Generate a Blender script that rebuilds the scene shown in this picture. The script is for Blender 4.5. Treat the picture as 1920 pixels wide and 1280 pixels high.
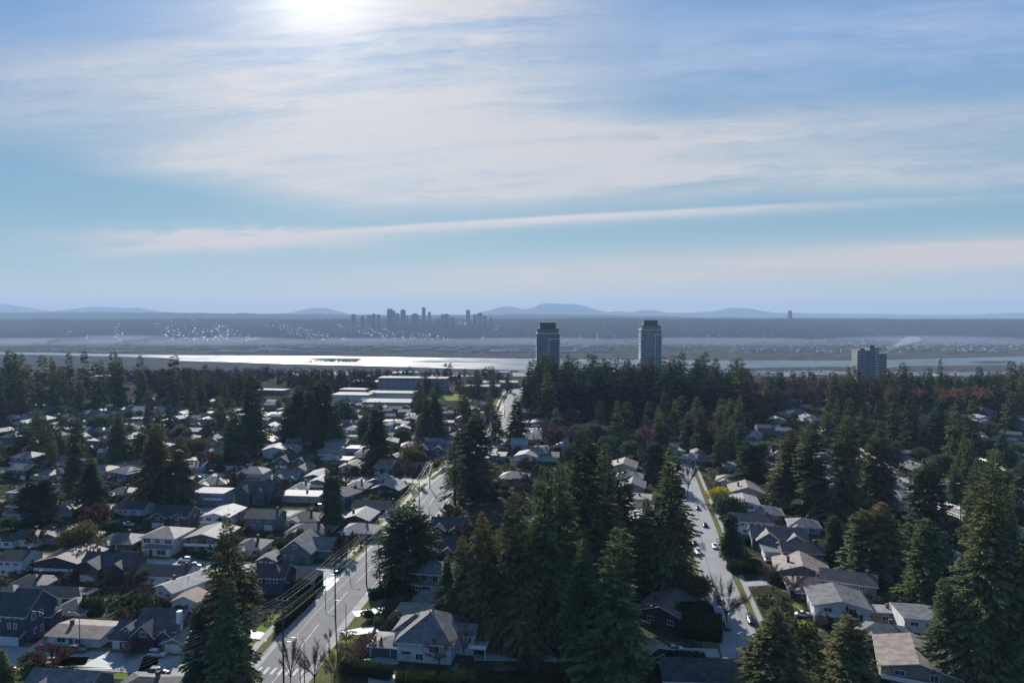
import bpy, math, random
import numpy as np
R = math.radians
S = bpy.context.scene
COL = S.collection
for o in list(bpy.data.objects): bpy.data.objects.remove(o)

# ------------------------------------------------------------------ camera
CAMZ = 85.0
PITCH = math.atan(50/1280)
cd = bpy.data.cameras.new("camera"); cam = bpy.data.objects.new("camera", cd); COL.objects.link(cam)
cd.lens = 24.0; cd.sensor_width = 36.0; cd.clip_start = 1.0; cd.clip_end = 90000.0
cam.location = (0, 0, CAMZ); cam.rotation_euler = (math.pi/2 - PITCH, 0, 0)
S.camera = cam

# ------------------------------------------------------------------ light
SUN_EL, SUN_AZ = R(27.0), R(-15.8)          # azimuth from +Y, negative = to the left
SD = (math.sin(SUN_AZ)*math.cos(SUN_EL), math.cos(SUN_AZ)*math.cos(SUN_EL), math.sin(SUN_EL))
sl = bpy.data.lights.new("sun", 'SUN'); sl.energy = 5.0; sl.angle = R(0.6); sl.color = (1.0, 0.96, 0.90)
so = bpy.data.objects.new("sun", sl); COL.objects.link(so)
so.rotation_euler = (math.pi/2 - SUN_EL, 0, math.pi - SUN_AZ)
S.view_settings.view_transform = 'Standard'; S.view_settings.look = 'None'
S.view_settings.exposure = 0.75; S.view_settings.gamma = 1.0
S.cycles.max_bounces = 6; S.cycles.diffuse_bounces = 2; S.cycles.glossy_bounces = 2
S.cycles.transmission_bounces = 2; S.cycles.transparent_max_bounces = 4; S.cycles.volume_bounces = 0
S.cycles.use_denoising = True
S.cycles.sample_clamp_indirect = 4.0

# ------------------------------------------------------------------ node expression helper
class E:
    def __init__(s, nt, sock): s.nt, s.s = nt, sock
    def _op(s, op, *a):
        n = s.nt.nodes.new('ShaderNodeMath'); n.operation = op
        for i, v in enumerate((s,)+a):
            if isinstance(v, E): s.nt.links.new(v.s, n.inputs[i])
            else: n.inputs[i].default_value = float(v)
        return E(s.nt, n.outputs[0])
    def __add__(s, o): return s._op('ADD', o)
    __radd__ = __add__
    def __sub__(s, o): return s._op('SUBTRACT', o)
    def __rsub__(s, o): return (s*-1)+o
    def __mul__(s, o): return s._op('MULTIPLY', o)
    __rmul__ = __mul__
    def __truediv__(s, o): return s._op('DIVIDE', o)
    def __pow__(s, o): return s._op('POWER', o)
    def max(s, o): return s._op('MAXIMUM', o)
    def min(s, o): return s._op('MINIMUM', o)
    def exp(s): return s._op('EXPONENT')
    def abs(s): return s._op('ABSOLUTE')
    def sat(s): return s.max(0.0).min(1.0)
    def acos(s): return s._op('ARCCOSINE')
    def smooth(s, a, b):
        n = s.nt.nodes.new('ShaderNodeMapRange'); n.interpolation_type = 'SMOOTHSTEP'
        s.nt.links.new(s.s, n.inputs[0]); n.inputs[1].default_value = a; n.inputs[2].default_value = b
        return E(s.nt, n.outputs[0])
def gauss(x, w): return ((x/w)*(x/w)*-1.0).exp()
def combine(nt, x, y, z):
    n = nt.nodes.new('ShaderNodeCombineXYZ')
    for i, v in enumerate((x, y, z)):
        if isinstance(v, E): nt.links.new(v.s, n.inputs[i])
        else: n.inputs[i].default_value = v
    return n.outputs[0]
def noise(nt, vec, scale, detail=4, rough=0.55, dist=0.0):
    n = nt.nodes.new('ShaderNodeTexNoise'); n.inputs['Scale'].default_value = scale
    n.inputs['Detail'].default_value = detail; n.inputs['Roughness'].default_value = rough
    n.inputs['Distortion'].default_value = dist
    if vec is not None: nt.links.new(vec, n.inputs['Vector'])
    return E(nt, n.outputs[0])
def mix(nt, f, a, b, mode='MIX'):
    n = nt.nodes.new('ShaderNodeMix'); n.data_type = 'RGBA'; n.blend_type = mode; n.clamp_factor = True
    for v, i in ((f, 0), (a, 6), (b, 7)):
        if isinstance(v, E): nt.links.new(v.s, n.inputs[i])
        elif isinstance(v, bpy.types.NodeSocket): nt.links.new(v, n.inputs[i])
        elif i == 0: n.inputs[0].default_value = v
        else: n.inputs[i].default_value = (*v, 1)
    return n.outputs[2]
def srgb(r, g, b):
    f = lambda c: (c/255/12.92) if c/255 <= .04045 else ((c/255+.055)/1.055)**2.4
    return (f(r), f(g), f(b))

# ------------------------------------------------------------------ world: Nishita sky with thin cirrus
W = bpy.data.worlds.new("World"); S.world = W; W.use_nodes = True
nt = W.node_tree; nt.nodes.clear()
outn = nt.nodes.new('ShaderNodeOutputWorld'); bg = nt.nodes.new('ShaderNodeBackground')
sky = nt.nodes.new('ShaderNodeTexSky'); sky.sky_type = 'NISHITA'; sky.sun_disc = False
sky.sun_elevation = SUN_EL; sky.sun_rotation = SUN_AZ; sky.altitude = 100
sky.air_density = 1.0; sky.dust_density = 0.3; sky.ozone_density = 2.5
tc = nt.nodes.new('ShaderNodeTexCoord'); sp = nt.nodes.new('ShaderNodeSeparateXYZ')
nt.links.new(tc.outputs['Generated'], sp.inputs[0])
dx, dy, dz = (E(nt, sp.outputs[i]) for i in range(3))
yy = dy.max(0.15); U = dx/yy; EL = dz/yy
dot = nt.nodes.new('ShaderNodeVectorMath'); dot.operation = 'DOT_PRODUCT'
nt.links.new(tc.outputs['Generated'], dot.inputs[0]); dot.inputs[1].default_value = SD
ang = E(nt, dot.outputs['Value']).min(1.0).acos()*57.2958           # degrees from the sun
# streaky high cloud coordinates: stretched along the horizon, rising slightly to the right
sl_ = EL - U*0.055
v1 = combine(nt, U*1.3, sl_*9.0, 0.0)
wn = noise(nt, v1, 1.6, 5, 0.6, 0.4)
v2 = combine(nt, U*2.2 + wn*0.8, sl_*30.0 + wn*2.0, 3.7)
fine = noise(nt, v2, 1.5, 6, 0.62, 0.2)
v3 = combine(nt, U*1.0, EL*2.6, 9.1)
big = noise(nt, v3, 2.3, 4, 0.55, 0.6)
v4 = combine(nt, U*6.0 + fine*1.0, sl_*16.0, 5.5)
wisp = noise(nt, v4, 2.0, 6, 0.65, 0.8)
tex = ((wn*0.8 + fine*1.0 + big*0.55 + wisp*0.55 - 0.97)*1.7 + 0.02)                   # about 0..1
# broad veil spreading down and out from the sun
veil = gauss(U + 0.17 - (EL - 0.3)*0.05, 0.27)*EL.smooth(0.12, 0.22)*1.15
veil = veil + gauss(U + 0.60, 0.34)*gauss(EL - 0.32, 0.085)*0.55
veil = veil + gauss(EL - (0.245 + U*0.065), 0.030)*U.smooth(-0.95, -0.45)*(1.0 - U.smooth(0.35, 0.95)*0.6)*0.8
veil = veil + gauss(EL - (0.192 + U*0.03), 0.034)*U.smooth(-0.40, 0.0)*(1.0 - U.smooth(0.45, 0.95)*0.35)*0.9
veil = veil - gauss(U + 0.66, 0.24)*gauss(EL - 0.19, 0.038)*0.8
v5 = combine(nt, U*3.2 + wn*0.5, sl_*62.0 + wisp*3.0, 12.3)
fib = noise(nt, v5, 1.4, 6, 0.68, 0.3)
v6 = combine(nt, U*1.1 + 3.0, sl_*13.0 + wn*1.6, 21.0)
band = noise(nt, v6, 1.5, 5, 0.6, 0.5)
vm = (veil.min(0.95)*((tex*0.75 + (fib - 0.5)*1.1 + (band - 0.5)*2.2)*0.85 + 0.42)).sat()
right = (gauss(EL - (0.34 + U*0.10), 0.07)*U.smooth(0.0, 0.3)*tex*0.75).sat()
# the long sharp streak with a ragged left end
e0 = U*0.062 + 0.1375 - (U*U)*0.018 + (wn - 0.5)*0.010
dd = EL - e0
edge = (gauss(dd.max(0.0), 0.0030)*gauss(dd.min(0.0), 0.011))*U.smooth(-0.72, -0.45)*(1.0 - U.smooth(0.05, 0.75)*0.80)
edge = edge*(fine*1.5 + 0.15)
ball = gauss(EL - (0.110 + (wisp - 0.5)*0.05 + (fine - 0.5)*0.03), 0.013)*gauss(U + 0.42, 0.20)*(wisp*1.0 + fine*0.9)
# low cream band
low = gauss(EL - (0.050 + U*0.05), 0.027)*U.smooth(-0.40, 0.05)*(fine*1.2 + 0.35)*1.05
low = low + gauss(EL - (0.088 + U*0.02), 0.006)*U.smooth(0.2, 0.6)*fine*0.5
low2 = gauss(EL - 0.0, 0.042)*0.75
skyc = nt.nodes.new('ShaderNodeHueSaturation'); nt.links.new(sky.outputs[0], skyc.inputs['Color'])
skyc.inputs['Saturation'].default_value = 1.0
GAIN = 0.10
EXPO = 1.06/1.68        # keeps the sky's look while the film is exposed for the sunlit ground
def scaled(c, k): return tuple(x*k for x in c)
# elevation tint of the clear sky, in the sky texture's own scale
ramp = nt.nodes.new('ShaderNodeValToRGB'); cr = ramp.color_ramp
stops = [(0.0, srgb(200, 206, 206)), (0.07, srgb(164, 190, 200)), (0.20, srgb(128, 170, 193)), (0.33, srgb(116, 160, 194)),
         (0.55, srgb(98, 148, 202)), (0.8, srgb(82, 134, 202)), (1.0, srgb(84, 134, 196))]
while len(cr.elements) < len(stops): cr.elements.new(0.5)
for el_, (p_, c_) in zip(cr.elements, stops): el_.position = p_; el_.color = (*c_, 1)
nt.links.new((EL*1.25).sat().s, ramp.inputs[0])
tint = mix(nt, 1.0, ramp.outputs[0], (1/GAIN,)*3, 'MULTIPLY')
base = mix(nt, 0.94, skyc.outputs[0], tint)
cw = srgb(209, 208, 211); cb = srgb(214, 204, 202)
c1 = mix(nt, vm*0.88, base, scaled(cw, 1/GAIN))
c1 = mix(nt, right*0.7, c1, scaled(srgb(186, 198, 222), 1/GAIN))
c1 = mix(nt, (edge*0.85).sat(), c1, scaled(srgb(222, 214, 214), 1/GAIN))
c1 = mix(nt, (ball*1.1).sat(), c1, scaled(srgb(208, 204, 208), 1/GAIN))
c1 = mix(nt, low.sat()*0.85, c1, scaled(cb, 1/GAIN))
c1 = mix(nt, low2*0.95, c1, scaled(srgb(206, 208, 203), 1/GAIN))
glow = gauss(ang, 3.0)*1.25 + gauss(ang, 5.5)*0.30*(tex*0.8 + 0.5) + gauss(ang, 17.0)*0.13
gcol = mix(nt, 1.0, combine(nt, glow, glow, glow), scaled((1.0, 0.985, 0.97), 1/GAIN), 'MULTIPLY')
c2 = mix(nt, 1.0, c1, gcol, 'ADD')
c2 = mix(nt, 1.0, c2, (EXPO,)*3, 'MULTIPLY')
nt.links.new(c2, bg.inputs['Color']); bg.inputs['Strength'].default_value = GAIN
nt.links.new(bg.outputs[0], outn.inputs['Surface'])

# ------------------------------------------------------------------ pixel -> ground helper (1920x1280 photo pixels)
CP, SP_ = math.cos(PITCH), math.sin(PITCH)
def ray(x, y):
    u, v = (x-960)/1280, (640-y)/1280
    return (u, CP + v*SP_, -SP_ + v*CP)
def P(x, y, z=0.0):
    r = ray(x, y); t = (z-CAMZ)/r[2]
    return (r[0]*t, r[1]*t, z)
def PD(x, y, Y):
    r = ray(x, y); t = Y/r[1]
    return (r[0]*t, Y, CAMZ + r[2]*t)
def mpp(y, z=0.0): return P(960, y, z)[1]/1280
# ------------------------------------------------------------------ mesh + object helpers
class MB:
    def __init__(s): s.v, s.f, s.m = [], [], []
    def add(s, vs, fs, m=0):
        o = len(s.v); s.v += [tuple(p) for p in vs]
        for f in fs: s.f.append(tuple(i+o for i in f)); s.m.append(m)
        return s
    def quad(s, a, b, c, d, m=0): return s.add((a, b, c, d), ((0, 1, 2, 3),), m)
    def box(s, x0, y0, z0, x1, y1, z1, m=0):
        return s.add([(x0,y0,z0),(x1,y0,z0),(x1,y1,z0),(x0,y1,z0),(x0,y0,z1),(x1,y0,z1),(x1,y1,z1),(x0,y1,z1)],
                     [(0,3,2,1),(4,5,6,7),(0,1,5,4),(1,2,6,5),(2,3,7,6),(3,0,4,7)], m)
    def prism(s, poly, z0, z1, m=0, mt=None):
        n = len(poly)
        vs = [(x, y, z0) for x, y in poly]+[(x, y, z1) for x, y in poly]
        s.add(vs, [tuple(range(n-1, -1, -1))]+[(i, (i+1) % n, (i+1) % n+n, i+n) for i in range(n)], m)
        s.f.append(tuple(range(len(s.v)-n, len(s.v)))); s.m.append(m if mt is None else mt)
        return s
    def tube(s, pts, rad, n=6, m=0, caps=True):
        if not isinstance(rad, (list, tuple)): rad = [rad]*len(pts)
        rings = []
        for i, p in enumerate(pts):
            a = pts[max(i-1, 0)]; b = pts[min(i+1, len(pts)-1)]
            t = np.array(b, float)-np.array(a, float); t /= (np.linalg.norm(t)+1e-9)
            h = np.array((0, 0, 1.0)) if abs(t[2]) < .9 else np.array((1.0, 0, 0))
            q = np.cross(t, h); q /= np.linalg.norm(q); r = np.cross(t, q)
            rings.append([tuple(np.array(p)+rad[i]*(math.cos(k*2*math.pi/n)*q+math.sin(k*2*math.pi/n)*r)) for k in range(n)])
        vs = [v for g in rings for v in g]; fs = []
        for i in range(len(pts)-1):
            for k in range(n): fs.append((i*n+k, i*n+(k+1) % n, (i+1)*n+(k+1) % n, (i+1)*n+k))
        if caps: fs += [tuple(range(n-1, -1, -1)), tuple(range((len(pts)-1)*n, len(pts)*n))]
        return s.add(vs, fs, m)
    def mesh(s, name, mats):
        me = bpy.data.meshes.new(name); me.from_pydata(s.v, [], s.f)
        for mm in (mats if isinstance(mats, (list, tuple)) else [mats]): me.materials.append(mm)
        if any(s.m): me.polygons.foreach_set('material_index', s.m)
        me.update(); return me
    def build(s, name, mats, parent=None, loc=None):
        return link(name, s.mesh(name, mats), parent, loc)
def npmesh(name, V, F, mats, mi=None):
    """V (n,3), F (m,k) of fixed polygon size k"""
    me = bpy.data.meshes.new(name); V = np.asarray(V, np.float32); F = np.asarray(F, np.int32); k = F.shape[1]
    me.vertices.add(len(V)); me.vertices.foreach_set('co', V.ravel())
    me.loops.add(F.size); me.loops.foreach_set('vertex_index', F.ravel())
    me.polygons.add(len(F)); me.polygons.foreach_set('loop_start', np.arange(0, F.size, k, dtype=np.int32))
    me.polygons.foreach_set('loop_total', np.full(len(F), k, np.int32))
    for mm in (mats if isinstance(mats, (list, tuple)) else [mats]): me.materials.append(mm)
    if mi is not None: me.polygons.foreach_set('material_index', np.asarray(mi, np.int32))
    me.update(calc_edges=True); return me
def link(name, me, parent=None, loc=None):
    o = bpy.data.objects.new(name, me); COL.objects.link(o)
    if parent is not None: o.parent = parent
    if loc is not None: o.location = loc
    return o
def thing(name, label, cat, loc=(0, 0, 0), rz=0.0, group=None):
    o = bpy.data.objects.new(name, None); COL.objects.link(o); o.location = loc; o.rotation_euler = (0, 0, rz)
    o.empty_display_size = .5
    return tag(o, label, cat, group)
def tag(o, label, cat, group=None):
    o['label'] = label; o['category'] = cat
    if group: o['group'] = group
    return o
def kind(o, k, label=None):
    o['kind'] = k
    if label: o['label'] = label
    return o
ORD = "first second third fourth fifth sixth seventh eighth ninth tenth eleventh twelfth thirteenth fourteenth fifteenth sixteenth seventeenth eighteenth nineteenth twentieth".split()
def ordinal(i):
    if i < 20: return ORD[i]
    tens = ['twenty', 'thirty', 'forty', 'fifty', 'sixty', 'seventy', 'eighty', 'ninety']; n = i+1
    t, u = divmod(n, 10)
    return tens[t-2]+('-'+ORD[u-1] if u else ''[:0]) if u else {20: 'twentieth', 30: 'thirtieth', 40: 'fortieth', 50: 'fiftieth', 60: 'sixtieth', 70: 'seventieth', 80: 'eightieth', 90: 'ninetieth'}.get(n, 'last')

# ------------------------------------------------------------------ materials
MATS = {}
def mat(name, col, rough=0.7, spec=0.4, col2=None, nscale=1.0, bump=0.0, metal=0.0, detail=4, fac=(0.35, 0.65), bscale=None, coords='Object', rand=0.0, stretch=None):
    if name in MATS: return MATS[name]
    m = bpy.data.materials.new(name); m.use_nodes = True; t = m.node_tree; b = t.nodes['Principled BSDF']
    b.inputs['Roughness'].default_value = rough; b.inputs['Specular IOR Level'].default_value = spec; b.inputs['Metallic'].default_value = metal
    b.inputs['Base Color'].default_value = (*col, 1)
    vec = None
    if coords == 'World':
        g = t.nodes.new('ShaderNodeNewGeometry'); vec = g.outputs['Position']
    else:
        g = t.nodes.new('ShaderNodeTexCoord'); vec = g.outputs['Object']
    if stretch:
        mp = t.nodes.new('ShaderNodeMapping'); mp.inputs['Scale'].default_value = stretch; t.links.new(vec, mp.inputs[0]); vec = mp.outputs[0]
    if col2 is not None:
        n = noise(t, vec, nscale, detail, 0.6); f = n.smooth(fac[0], fac[1])
        c = mix(t, f, col, col2)
        if rand:
            oi = t.nodes.new('ShaderNodeObjectInfo'); k = E(t, oi.outputs['Random'])*(2*rand)+(1-rand)
            c = mix(t, 1.0, c, combine(t, k, k, k), 'MULTIPLY')
        t.links.new(c, b.inputs['Base Color'])
    if bump:
        n2 = noise(t, vec, bscale or nscale*4, 4, 0.6); bn = t.nodes.new('ShaderNodeBump'); bn.inputs['Strength'].default_value = bump
        bn.inputs['Distance'].default_value = 0.1
        t.links.new(n2.s, bn.inputs['Height']); t.links.new(bn.outputs[0], b.inputs['Normal'])
    MATS[name] = m; return m
def leafmat(name, a, b_, trans=0.25, nscale=0.35, rand=0.25):
    if name in MATS: return MATS[name]
    m = bpy.data.materials.new(name); m.use_nodes = True; t = m.node_tree; t.nodes.clear()
    o = t.nodes.new('ShaderNodeOutputMaterial'); d = t.nodes.new('ShaderNodeBsdfDiffuse'); tr = t.nodes.new('ShaderNodeBsdfTranslucent'); mx = t.nodes.new('ShaderNodeMixShader')
    g = t.nodes.new('ShaderNodeTexCoord'); n = noise(t, g.outputs['Object'], nscale, 5, 0.65)
    c = mix(t, n.smooth(0.35, 0.68), a, b_)
    oi = t.nodes.new('ShaderNodeObjectInfo'); k = E(t, oi.outputs['Random'])*(2*rand)+(1-rand)
    k2 = E(t, oi.outputs['Random'])*(rand)+(1-rand*.5)
    c = mix(t, 1.0, c, combine(t, k, k2, k2), 'MULTIPLY')
    t.links.new(c, d.inputs[0]); t.links.new(c, tr.inputs[0]); mx.inputs[0].default_value = trans
    t.links.new(d.outputs[0], mx.inputs[1]); t.links.new(tr.outputs[0], mx.inputs[2]); t.links.new(mx.outputs[0], o.inputs[0])
    MATS[name] = m; return m

M_trunk = mat('bark', (.055, .042, .033), .9, .1, (.03, .025, .02), 3)
M_road = mat('asphalt', (.165, .163, .16), .85, .14, (.14, .138, .137), .25, .15, coords='World', bscale=6, fac=(.3, .7))
M_road2 = mat('pale_asphalt', (.25, .247, .243), .8, .2, (.21, .208, .205), .16, .15, coords='World', bscale=6, fac=(.3, .7))
M_conc = mat('concrete', (.23, .224, .215), .8, .15, (.30, .285, .265), .5, .1, coords='World', bscale=5)
M_drive = mat('driveway_concrete', (.29, .28, .265), .58, .35, (.20, .24, .23), .35, .1, coords='World', bscale=5)
M_paint = mat('road_paint', (.42, .41, .39), .7, .2, (.26, .255, .25), 1.5, coords='World')
M_lawn = mat('lawn_grass', (.10, .15, .025), 1.0, 0.0, (.17, .17, .05), .35, .3, coords='World', bscale=8)
M_dry = mat('dry_lawn_grass', (.135, .122, .06), 1.0, 0.0, (.085, .095, .035), .35, .3, coords='World', bscale=8)
M_soil = mat('garden_soil', (.075, .055, .043), 1.0, 0.0, (.05, .05, .03), .5, .4, coords='World', bscale=4)
M_field = mat('playing_field', (.17, .20, .06), 1.0, 0.0, (.20, .19, .08), .02, coords='World')

# ground of the neighbourhood: yards of grass, soil and paving mixed
def ground_material():
    m = bpy.data.materials.new('yard_ground'); m.use_nodes = True; t = m.node_tree; b = t.nodes['Principled BSDF']
    g = t.nodes.new('ShaderNodeNewGeometry'); p = g.outputs['Position']
    n1 = noise(t, p, .045, 5, .6); n2 = noise(t, p, .18, 4, .6, .5); n3 = noise(t, p, .9, 3, .6)
    c = mix(t, n1.smooth(.42, .58), (.030, .036, .018), (.042, .034, .027))
    c = mix(t, n2.smooth(.50, .62), c, (.055, .068, .02))
    c = mix(t, n2.smooth(.60, .64)*n1.smooth(.42, .5), c, (.15, .145, .135))
    c = mix(t, n3.smooth(.3, .8)*0.4, c, (.03, .03, .022))
    sep = t.nodes.new('ShaderNodeSeparateXYZ'); t.links.new(p, sep.inputs[0]); far = E(t, sep.outputs[1]).smooth(560, 760)
    n4 = noise(t, p, .012, 6, .7); n5 = noise(t, p, .05, 3, .6)
    fc = mix(t, n4.smooth(.42, .6), (.035, .032, .03), (.07, .06, .05)); fc = mix(t, n5.smooth(.6, .7)*0.5, fc, (.16, .15, .145))
    c = mix(t, far, c, fc)
    t.links.new(c, b.inputs['Base Color']); b.inputs['Roughness'].default_value = 1.0; b.inputs['Specular IOR Level'].default_value = 0.0
    return m
M_ground = ground_material()

# ------------------------------------------------------------------ terrain
LOW = -110.0
def sstep(a, b, x):
    t = min(1, max(0, (x-a)/(b-a))); return t*t*(3-2*t)
def gz(X, Y):
    return LOW*sstep(800, 2150, Y)
def grid_sheet(name, xs, ys, fz, m, smooth=True):
    V = [(x, y, fz(x, y)) for y in ys for x in xs]; nx = len(xs)
    F = [(j*nx+i, j*nx+i+1, (j+1)*nx+i+1, (j+1)*nx+i) for j in range(len(ys)-1) for i in range(nx-1)]
    me = npmesh(name, V, F, m)
    if smooth: me.polygons.foreach_set('use_smooth', [True]*len(me.polygons))
    return link(name, me)
ys = list(range(-400, 800, 100))+list(range(800, 2200, 50))+[2300, 3000, 5000, 9000, 15000, 40000]
g = grid_sheet('ground', [-46000, -8000, -3000, -1500, -700, 0, 700, 1500, 3000, 8000, 46000], ys, gz, M_ground); kind(g, 'structure')

# river
def river_mat():
    m = bpy.data.materials.new('river_water'); m.use_nodes = True; t = m.node_tree; b = t.nodes['Principled BSDF']
    b.inputs['Base Color'].default_value = (.03, .04, .045, 1); b.inputs['Roughness'].default_value = .30; b.inputs['IOR'].default_value = 1.33
    g = t.nodes.new('ShaderNodeNewGeometry'); n = noise(t, g.outputs['Position'], .12, 3, .6); n2 = noise(t, g.outputs['Position'], .006, 4, .6)
    bn = t.nodes.new('ShaderNodeBump'); bn.inputs['Strength'].default_value = .55; bn.inputs['Distance'].default_value = 1.2
    t.links.new(n.s, bn.inputs['Height']); t.links.new(bn.outputs[0], b.inputs['Normal'])
    t.links.new((n2.smooth(.3, .7)*.14+.24).s, b.inputs['Roughness'])
    return m
M_water = river_mat()
def px_poly(name, pts, z, m):
    me = bpy.data.meshes.new(name); me.from_pydata([P(x, y, z) for x, y in pts], [], [tuple(range(len(pts)))]); me.materials.append(m); me.update()
    return link(name, me)
far_bank = [(-900, 652), (-300, 657), (80, 661), (330, 665.5), (600, 667.5), (800, 670), (1000, 672.5), (1380, 675.5), (1560, 676), (1680, 674), (1790, 671.5), (1930, 667.5), (2300, 662), (2900, 655)]
near_bank = [(2900, 690), (2300, 697), (1920, 701.5), (1760, 703.5), (1660, 703), (1560, 701), (1380, 699), (1180, 697), (1000, 694), (870, 691.5), (760, 687.5), (640, 684), (540, 682), (440, 679), (335, 676), (318, 671), (200, 667.5), (80, 665), (-300, 661), (-900, 655)]
w = px_poly('river', far_bank+near_bank, LOW+.25, M_water); kind(w, 'structure')
M_island = mat('island_brush', (.075, .06, .05), 1.0, 0.0, (.045, .045, .035), .03, coords='World')
for pts in ([(563, 672.8), (600, 671.2), (672, 671.5), (690, 674), (668, 675.8), (600, 675.4)],
            [(1385, 690), (1480, 688), (1570, 687), (1650, 690), (1720, 685.5), (1930, 683.5), (2400, 678), (2400, 690), (1930, 695.5), (1800, 696.5), (1690, 696.5), (1560, 693.5), (1400, 694.5)],
            [(1812, 678.5), (1850, 676), (1895, 677.3), (1897, 679.2), (1850, 681.2)],
            [(700, 677.5), (800, 676.8), (960, 679.2), (800, 678.4)]):
    o = px_poly('river_island', pts, LOW+.9, M_island); kind(o, 'structure')

# hills across the river, ridge and mountains beyond
def vnoise(seed):
    rr = random.Random(seed); tab = [rr.random() for _ in range(4096)]
    def f(x):
        i = math.floor(x); t = x-i; t = t*t*(3-2*t); return tab[i % 4096]*(1-t)+tab[(i+1) % 4096]*t
    return f
vn1, vn2, vn3 = vnoise(1), vnoise(2), vnoise(3)
def hill_z(X, Y):
    crest = 25+10*math.sin(X/2600+1)+(vn1(X/900)-.5)*16+(vn2(X/260)-.5)*7
    if X < -700: crest += 8*sstep(-700, -2600, X)
    s = sstep(4700, 8000, Y+(vn3(X/700+50)-.5)*700)
    return LOW-.5+(crest-LOW)*(s*.85+.15*s*s)+(vn1(X/300+Y/410)-.5)*9*s
M_wood = mat('wooded_hillside', (.014, .018, .016), 1, .0, (.034, .030, .030), .006, coords='World', detail=8, fac=(.38, .66))
xs = list(range(-9000, 9001, 150))
h = grid_sheet('hill', xs, list(range(4600, 8600, 100))+[9500], hill_z, M_wood); kind(h, 'structure')
def profile(name, pts, Y, depth, m, z0=LOW-2):
    """a ridge traced from the skyline, rounded in depth"""
    V, F = [], []; n = len(pts)
    for k, (q, hh) in enumerate(((-1, 0), (-.6, .55), (-.3, .86), (0, 1), (.4, .8), (1, 0))):
        for (x, y) in pts:
            X, _, Z = PD(x, y, Y); V.append((X, Y+q*depth, z0+(Z-z0)*hh))
    for j in range(5):
        for i in range(n-1): F.append((j*n+i, j*n+i+1, (j+1)*n+i+1, (j+1)*n+i))
    me = npmesh(name, V, F, m); return link(name, me)
M_far = mat('far_wood', (.03, .038, .035), 1, .0, (.04, .045, .04), .004, coords='World')
def rough_line(pts, step, amp, seed):
    f = vnoise(seed); out = []
    x0, x1 = pts[0][0], pts[-1][0]; n = int((x1-x0)/step); px = [p[0] for p in pts]; py = [p[1] for p in pts]
    for i in range(n+1):
        x = x0+(x1-x0)*i/n; out.append((x, float(np.interp(x, px, py))+(f(x/9.0)-.5)*amp+(f(x/31+300)-.5)*amp*1.6))
    return out
o = profile('ridge', rough_line([(-900, 586), (0, 586), (100, 584.5), (330, 586), (560, 588.5), (700, 590.5), (960, 589.5), (1130, 590), (1300, 594.5), (1500, 595.5), (1700, 597), (2900, 598)], 6, .9, 11), 12000, 1800, M_far); kind(o, 'structure')
mts = [[(-500, 590), (-260, 576), (-60, 573), (0, 568), (14, 571), (60, 580), (90, 583), (130, 589)], [(110, 590), (140, 580), (180, 574), (240, 578), (255, 575.5), (285, 585), (310, 590)],
       [(540, 592), (560, 584), (585, 577), (612, 577.5), (640, 586), (660, 592)],
       [(880, 592), (905, 585), (930, 577), (952, 574), (985, 580), (1003, 576), (1012, 571), (1030, 568.5), (1080, 570.5), (1110, 577), (1140, 586), (1160, 583), (1185, 585), (1198, 581), (1222, 580.5), (1250, 586), (1300, 586), (1345, 582), (1370, 577), (1400, 577.5), (1440, 586), (1600, 588), (1800, 590), (1860, 588), (1930, 586), (2300, 590), (2900, 595)]]
for k, pts in enumerate(mts):
    o = profile('mountain', rough_line(pts, 4, .8, 20+k), 23000, 3000, M_far); kind(o, 'structure')

# ------------------------------------------------------------------ haze
hm = bpy.data.materials.new('haze_air'); hm.use_nodes = True; t = hm.node_tree; t.nodes.clear()
vo = t.nodes.new('ShaderNodeOutputMaterial'); pv = t.nodes.new('ShaderNodeVolumePrincipled')
pv.inputs['Color'].default_value = (.44, .61, .84, 1); pv.inputs['Density'].default_value = 6.2e-5; pv.inputs['Anisotropy'].default_value = 0.05
t.links.new(pv.outputs[0], vo.inputs['Volume'])
b = MB().box(-45000, -1500, LOW-6, 45000, 26500, 500); hz = b.build('haze', hm); kind(hz, 'stuff', 'pale blue haze hanging over the valley')

# ------------------------------------------------------------------ towers
def facade_mat(name, glass, frame, fh, fw, fr=.25, rough=.2, off=0.0, vfr=.12):
    """window bands: storeys fh metres high, bays fw metres wide"""
    m = bpy.data.materials.new(name); m.use_nodes = True; t = m.node_tree; b = t.nodes['Principled BSDF']
    g = t.nodes.new('ShaderNodeTexCoord'); s = t.nodes.new('ShaderNodeSeparateXYZ'); t.links.new(g.outputs['Object'], s.inputs[0])
    x, y, z = (E(t, s.outputs[i]) for i in range(3))
    a = (z/fh)._op('FRACT'); c = ((x+y+off)/fw)._op('FRACT')
    mk = a._op('GREATER_THAN', fr)*c._op('GREATER_THAN', vfr)
    cell = combine(t, ((x+y+off)/fw)._op('FLOOR'), (z/fh)._op('FLOOR'), 0.0)
    wn_ = t.nodes.new('ShaderNodeTexWhiteNoise'); wn_.noise_dimensions = '3D'; t.links.new(cell, wn_.inputs['Vector'])
    rn = E(t, wn_.outputs['Value'])
    gl = mix(t, rn*.8, glass, tuple(v*2.6+.02 for v in glass))
    t.links.new(mix(t, mk, frame, gl), b.inputs['Base Color'])
    t.links.new((mk*(-(.65-rough))+.65).s, b.inputs['Roughness'])
    return m
M_white = mat('white_concrete', (.62, .62, .60), .6, .3, (.5, .5, .49), .3)
M_tglass = facade_mat('tower_glass', (.035, .05, .06), (.16, .18, .19), 3.0, 1.6)
M_tglass2 = facade_mat('tower_glass_pale', (.06, .085, .095), (.22, .25, .26), 3.0, 1.5, .3)
M_mech = mat('tower_plant', (.055, .07, .075), .6, .4, (.08, .095, .10), .2)
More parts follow.
